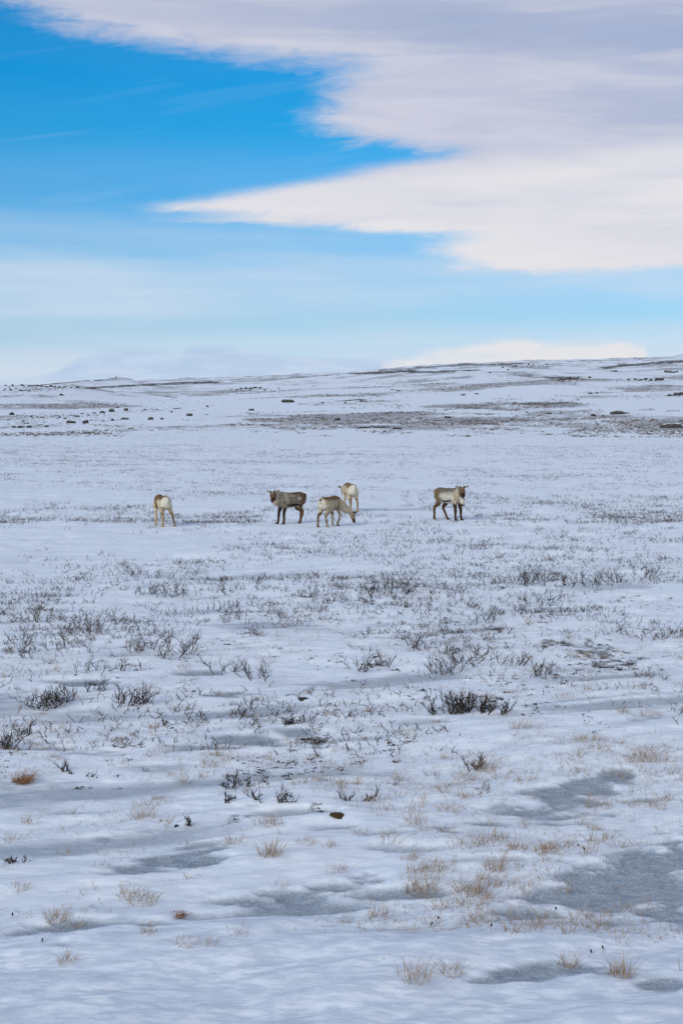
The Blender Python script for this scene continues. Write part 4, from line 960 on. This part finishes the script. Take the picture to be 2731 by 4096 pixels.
# heath clumps on the slopes beyond the plain
rs = np.random.default_rng(99); n_ = 110000
aa = rs.uniform(-R(15), R(15), n_); dd = np.exp(rs.uniform(math.log(132), math.log(620), n_)); xh, yh = dd * np.sin(aa), dd * np.cos(aa); zh = gz(xh, yh)
dn = np.maximum(bare_at(xh, yh, zh) * 1.1, lane_at(xh, yh) * .62) + 1.5 * fbm(xh / 5, yh / 9, 4, 490)
kp = dn > rs.uniform(.40, 1.9, n_); xh, yh, zh = xh[kp], yh[kp], zh[kp]
q = rs.uniform(1.0, 3.2, len(xh)) * (0.7 + yh / 500); v, f = scatter(LF, xh, yh, zh, q, q * 1.3, rs)
set_props(link('hill_heath', mesh_np('hill_heath', v, f, M_HILL, False)), 'brown heath clumps speckling the snowy slopes beyond the plain', 'heath', kind='stuff')
print('hill heath', len(xh))

# -------- singular small things
def clod(seed, sub=3, rough=.35):
    bm = bmesh.new(); bmesh.ops.create_icosphere(bm, subdivisions=sub, radius=1); rg = np.random.default_rng(seed)
    o1 = rg.uniform(0, 50, 3)
    cuts = [(Vector(rg.normal(0, 1, 3)).normalized(), rg.uniform(.55, .85)) for _ in range(9)]
    for v in bm.verts:
        c = v.co.copy()
        for n_, dd in cuts:
            e = c.dot(n_)
            if e > dd: c = c - n_ * (e - dd) * .85
        nn_ = float(fbm(np.array([c.x * 1.7 + o1[0] + c.z]), np.array([c.y * 1.7 + o1[1] - c.z * .6]), 3, seed)[0])
        v.co = c * (1 + rough * nn_)
    return bm
def simple_obj(name, bm, mat, loc, scale, rot=0, smooth=True):
    me = bpy.data.meshes.new(name); bm.to_mesh(me); bm.free(); me.materials.append(mat)
    me.polygons.foreach_set('use_smooth', np.full(len(me.polygons), smooth))
    o = link(name, me, loc=loc); o.scale = scale; o.rotation_euler = (0, 0, rot); return o
# rusty tussock at the left edge
x, y, z = ground_at(50 * k, 1796 * k); s = F / y
v, f = tuft(np.random.default_rng(5), 230, 46 * k / s, 30 * k / s, .006, .22, .95, .7)
set_props(link('grass_tussock', mesh_np('grass_tussock', v, f, M_RUST), loc=(x, y, z)), 'thick rust-coloured grass tussock bent by wind near the left edge', 'grass')
x, y, z = ground_at(408 * k, 2100 * k); s = F / y
v, f = tuft(np.random.default_rng(6), 160, 40 * k / s, 14 * k / s, .006, .7, .95, .9)
set_props(link('grass_tussock', mesh_np('grass_tussock', v, f, M_RUST), loc=(x, y, z)), 'flattened brown tussock half buried in snow above the ice', 'grass')
for a, b, wv_, hv_, lab in ((776, 1868, 44, 9, 'olive-brown mossy clump showing through the snow below the lone forked shrub'), (738, 1862, 26, 5, 'small dark moss sliver just left of the mossy clump'), (838, 1884, 14, 4, 'dark crumb of moss right of the mossy clump'), (393, 2083, 14, 4, 'small dark clod above the flattened brown tussock')):
    x, y, z = ground_at(a * k, b * k); s = F / y; W = wv_ * k / s
    set_props(simple_obj('moss_clump', clod(int(a), 4, 1.1), M_MOSS, (x, y, z - .01), (W * .5, W * .55, hv_ * k / s * .55)), lab, 'moss')
for a, b, wv_, hv_, lab in ((560, 1539, 8, 6, 'small black stone between the two shrubs left of centre'), (487, 1557, 7, 5, 'black pebble on the icy strip left of the small stone'), (1000, 1515, 9, 6, 'dark stone hidden among the sprawling shrub twigs'), (175, 1550, 12, 5, 'dark stone under the wide spreading shrub'), (862, 1510, 20, 7, 'dark peaty clod in the bared heath at centre'), (1130, 1447, 12, 5, 'black peat lump beside the stump-like shrub'), (695, 1604, 40, 6, 'long dark peat ridge in the bared heath left of centre'), (398, 1672, 22, 5, 'dark peat lump under the arching twig')):
    x, y, z = ground_at(a * k, b * k); s = F / y; W = wv_ * k / s
    set_props(simple_obj('stone', clod(int(a) + 1, 4, .9), M_HEATH, (x, y, z - .01), (W * .42, W * .4, hv_ * k / s * .65)), lab, 'stone', 'dark stones and peat lumps in the snow')
# dry stalks with dark seed heads in the near snow
STK = [(1334, 1965, 28, 'tall thin stalk with a dark seed head, upper right of the near grass'), (1346, 1962, 14, 'short bent stalk right of the tall thin stalk'), (1272, 2110, 28, 'stalk with a black seed head beside the big ice patch'), (1127, 2138, 14, 'short dark-tipped stalk left of the big ice patch'), (985, 2132, 12, 'dark-headed stalk in the near grass right of centre'), (1008, 2120, 14, 'leaning dark-headed stalk right of centre'), (1385, 2186, 10, 'small black-headed stalk below the big ice patch'), (1358, 2190, 6, 'tiny black-headed stalk below the big ice patch'), (30, 2110, 10, 'dark-tipped stalk at the lower left edge'), (96, 2165, 6, 'little dark-tipped stalk at the lower left'), (880, 2205, 16, 'bent lone straw in the clean foreground snow'), (1560, 2230, 40, 'long thin straw at the lower right edge')]
for n_, (a, b, hv_, lab) in enumerate(STK):
    x, y, z = ground_at(a * k, b * k); s = F / y; Hh = hv_ * k / s; rg = np.random.default_rng(n_ + 40)
    ro = bpy.data.objects.new('dry_stalk', None); COL.objects.link(ro); ro.location = (x, y, z); set_props(ro, lab, 'stalk', 'dry stalks with seed heads')
    lx, ly = rg.normal(0, .25), rg.normal(0, .2); t = np.linspace(0, 1, 5)
    p = np.stack([lx * Hh * t ** 1.5, ly * Hh * t ** 1.5, Hh * t - .01], 1); v, f = tubes([(p, .0022 * (1 - .4 * t))], 4); link('stem', mesh_np('stem', v, f, M_GRASS), ro)
    if 'straw' not in lab:
        e = p[-1]; dd = (p[-1] - p[-2]); dd /= np.linalg.norm(dd); t2 = np.linspace(-.2, 1, 6)
        v, f = tubes([(e + dd * (t2 * .026)[:, None], .0065 * np.sin(np.clip((t2 + .25) / 1.3, 0, 1) * math.pi) + .001)], 6); link('seed_head', mesh_np('seed_head', v, f, M_HEATH), ro)

# ------------------------------------------------------------------ boulders on the slopes (photo column, base row, width, height)
RK = [(50, 1660, 20, 12), (284, 1693, 34, 12), (345, 1693, 24, 12), (452, 1683, 11, 9), (498, 1678, 28, 10), (603, 1679, 23, 10), (648, 1678, 14, 7), (410, 1652, 20, 9), (448, 1648, 22, 14), (506, 1643, 18, 10), (472, 1632, 10, 6), (81, 1712, 18, 9), (117, 1711, 17, 11), (57, 1710, 14, 7), (188, 1708, 15, 7), (105, 1694, 20, 6), (33, 1681, 14, 5), (95, 1687, 12, 5),
      (126, 1668, 12, 6), (170, 1671, 14, 5), (240, 1672, 10, 6), (262, 1676, 12, 5), (310, 1667, 16, 6), (355, 1662, 10, 5), (330, 1656, 14, 5), (378, 1654, 12, 5), (580, 1641, 12, 5), (628, 1640, 12, 5), (704, 1636, 20, 5), (830, 1628, 11, 6), (688, 1650, 8, 6), (720, 1634, 8, 4), (760, 1664, 26, 11), (826, 1660, 16, 3), (1006, 1642, 18, 9), (1350, 1681, 20, 10),
      (25, 1543, 9, 5), (52, 1543, 10, 6), (90, 1543, 14, 6), (84, 1564, 10, 6), (116, 1566, 12, 6), (45, 1561, 9, 5), (150, 1545, 12, 6), (168, 1546, 12, 7), (186, 1548, 10, 5), (205, 1547, 13, 7), (220, 1549, 10, 5), (240, 1550, 12, 5), (310, 1552, 12, 9), (285, 1552, 8, 5), (247, 1582, 14, 7), (96, 1565, 8, 4), (118, 1545, 8, 5), (20, 1561, 8, 5), (260, 1549, 9, 5),
      (965, 1556, 12, 6), (985, 1556, 14, 7), (1003, 1557, 14, 7), (1020, 1553, 16, 7), (1040, 1554, 12, 6), (1060, 1559, 12, 5), (1000, 1563, 10, 4), (948, 1559, 10, 4), (1115, 1555, 10, 4), (1290, 1612, 12, 5), (1380, 1612, 10, 4),
      (1852, 1582, 18, 7), (1905, 1577, 14, 5), (1455, 1606, 30, 6), (1490, 1580, 18, 4), (1570, 1560, 16, 4), (1592, 1564, 14, 4), (1690, 1660, 22, 6), (1790, 1672, 24, 8), (1525, 1675, 12, 5), (1960, 1658, 26, 7), (2105, 1650, 10, 4), (2190, 1656, 26, 6), (2370, 1665, 18, 10), (2410, 1666, 12, 6), (2470, 1657, 50, 15), (2360, 1576, 18, 6), (2385, 1574, 12, 6), (1770, 1562, 10, 4),
      (2244, 1520, 16, 9), (2258, 1519, 14, 8), (2276, 1516, 18, 9), (2296, 1515, 14, 7), (2230, 1524, 10, 5), (2310, 1512, 10, 5), (2357, 1512, 12, 7), (2250, 1527, 10, 5), (2513, 1520, 10, 6), (2540, 1520, 12, 6), (2560, 1522, 14, 7), (2580, 1520, 16, 8), (2600, 1522, 14, 9), (2633, 1522, 26, 11), (2646, 1521, 16, 10), (2670, 1490, 26, 11), (2692, 1491, 16, 7), (2706, 1488, 10, 5), (2620, 1525, 10, 5),
      (2676, 1584, 18, 8), (2700, 1582, 20, 12), (2722, 1580, 22, 11), (2445, 1486, 12, 5), (2460, 1487, 12, 6), (2052, 1468, 10, 6), (2062, 1466, 8, 5), (2113, 1460, 8, 6), (2130, 1462, 8, 5), (2185, 1459, 12, 5), (2010, 1472, 8, 5), (2032, 1481, 8, 5), (1958, 1492, 8, 5), (474, 1509, 10, 5), (465, 1511, 8, 4)]
LM2 = [('the big central boulder', 1153, 1602), ('the lone boulder left of centre', 760, 1664), ('the left-edge slab', 50, 1660), ('the pair of large left boulders', 315, 1690), ('the left skyline rocks', 170, 1546), ('the central ridge rocks', 1000, 1556), ('the right-hand rock mound', 2270, 1518), ('the right brow rocks', 2610, 1522), ('the right-edge rocks', 2705, 1582), ('the brown turf mound', 2470, 1657), ('the right knoll top', 2110, 1462), ('the left slope stones', 100, 1705), ('the upper left dark boulders', 450, 1648), ('the far left knoll', 472, 1508), ('the right peat bank', 2690, 1705), ('the middle dark slab', 1455, 1606), ('the low middle rocks', 1790, 1672), ('the right far rim', 2690, 1488)]
ROCKM = []
for i in range(12):
    bm = clod(1000 + i * 7, 3, .45); me = bpy.data.meshes.new('boulder'); bm.to_mesh(me); bm.free(); me.materials.append(M_ROCK); ROCKM.append(me)
rs = np.random.default_rng(77); items = []
GRP_R = 'dark boulders strewn over the far slopes'
for n_, (a, b, wv_, hv_) in enumerate(RK):
    x, y, z = ground_at(a, b); s = F / y
    o = link('boulder', ROCKM[n_ % 12]); W = wv_ / s; Hh = hv_ / s
    o.location = (x, y, z + Hh * .30); o.scale = (W * .66, W * .6, Hh * .82); o.rotation_euler = (0, 0, rs.uniform(0, 6.28) if wv_ < hv_ * 2 else rs.normal(0, .3))
    set_props(o, None, 'boulder', GRP_R); items.append((o, a, b, ('large' if wv_ > 19 else 'middling' if wv_ > 12 else 'small') + ' dark'))
place_labels(items, 'boulder', LM2)
x, y, z = ground_at(1153, 1610); s = F / y
o = simple_obj('boulder', clod(4321), M_ROCK, (x, y, z + .25), (52 / s * .55, 40 / s * .5, 17 / s * .62)); set_props(o, 'big brown-black central boulder with a snow drift at its foot', 'boulder', GRP_R)
for a, b, wv_, hv_, lab in ((2690, 1712, 110, 22, 'dark eroded peat bank rising at the right edge below the hills'), (1450, 1712, 60, 6, 'thin dark turf edge where the hills meet the plain, left piece'), (1520, 1711, 60, 5, 'thin dark turf edge where the hills meet the plain, middle piece'), (1590, 1716, 40, 9, 'thin dark turf edge where the hills meet the plain, right piece'), (2480, 1655, 70, 12, 'brown turf mound on the lower right slope')):
    x, y, z = ground_at(a, b); s = F / y
    o = simple_obj('turf_bank', clod(int(a) + 5), M_ROCK if wv_ > 100 else M_HEATH, (x, y, z), (wv_ / s * .55, wv_ / s * .3, hv_ / s * .9)); set_props(o, lab, 'turf bank')
# small scree, uncountable
SCR = []
for i in range(8):
    bm = clod(2000 + i, 1, .4); bm.verts.ensure_lookup_table(); vv = np.array([v.co[:] for v in bm.verts]); ff = np.array([[q.index for q in fc.verts] for fc in bm.faces]); bm.free(); SCR.append((vv, ff))
rs = np.random.default_rng(78); PXY = []
for cx, cy, rx, ry, n in ((120, 1695, 130, 28, 170), (300, 1665, 190, 16, 150), (150, 1556, 160, 14, 160), (560, 1640, 200, 8, 50), (1000, 1562, 130, 8, 50), (2270, 1520, 80, 9, 60), (2600, 1523, 120, 5, 35), (2090, 1466, 120, 6, 40), (1900, 1655, 160, 8, 30), (2700, 1585, 50, 6, 15), (700, 1600, 260, 20, 25)):
    for j in range(n):
        PXY.append((cx + rs.normal(0, .5) * rx, cy + rs.normal(0, .5) * ry))
pts3 = []
for a, b in PXY:
    if b < 1440: continue
    x, y, z = ground_at(a, b)
    if y < 1500: pts3.append((x, y, z))
p3 = np.array(pts3); q = p3[:, 1] / F * rs.uniform(1.2, 3.2, len(p3))
v, f = scatter(SCR, p3[:, 0], p3[:, 1], p3[:, 2] + q * .2, q, q * .7, rs)
set_props(link('scree', mesh_np('scree', v, f, M_HEATH, False)), 'small dark stones peppering the snowy slopes', 'stones', kind='stuff')
print('done', len(bpy.data.objects))
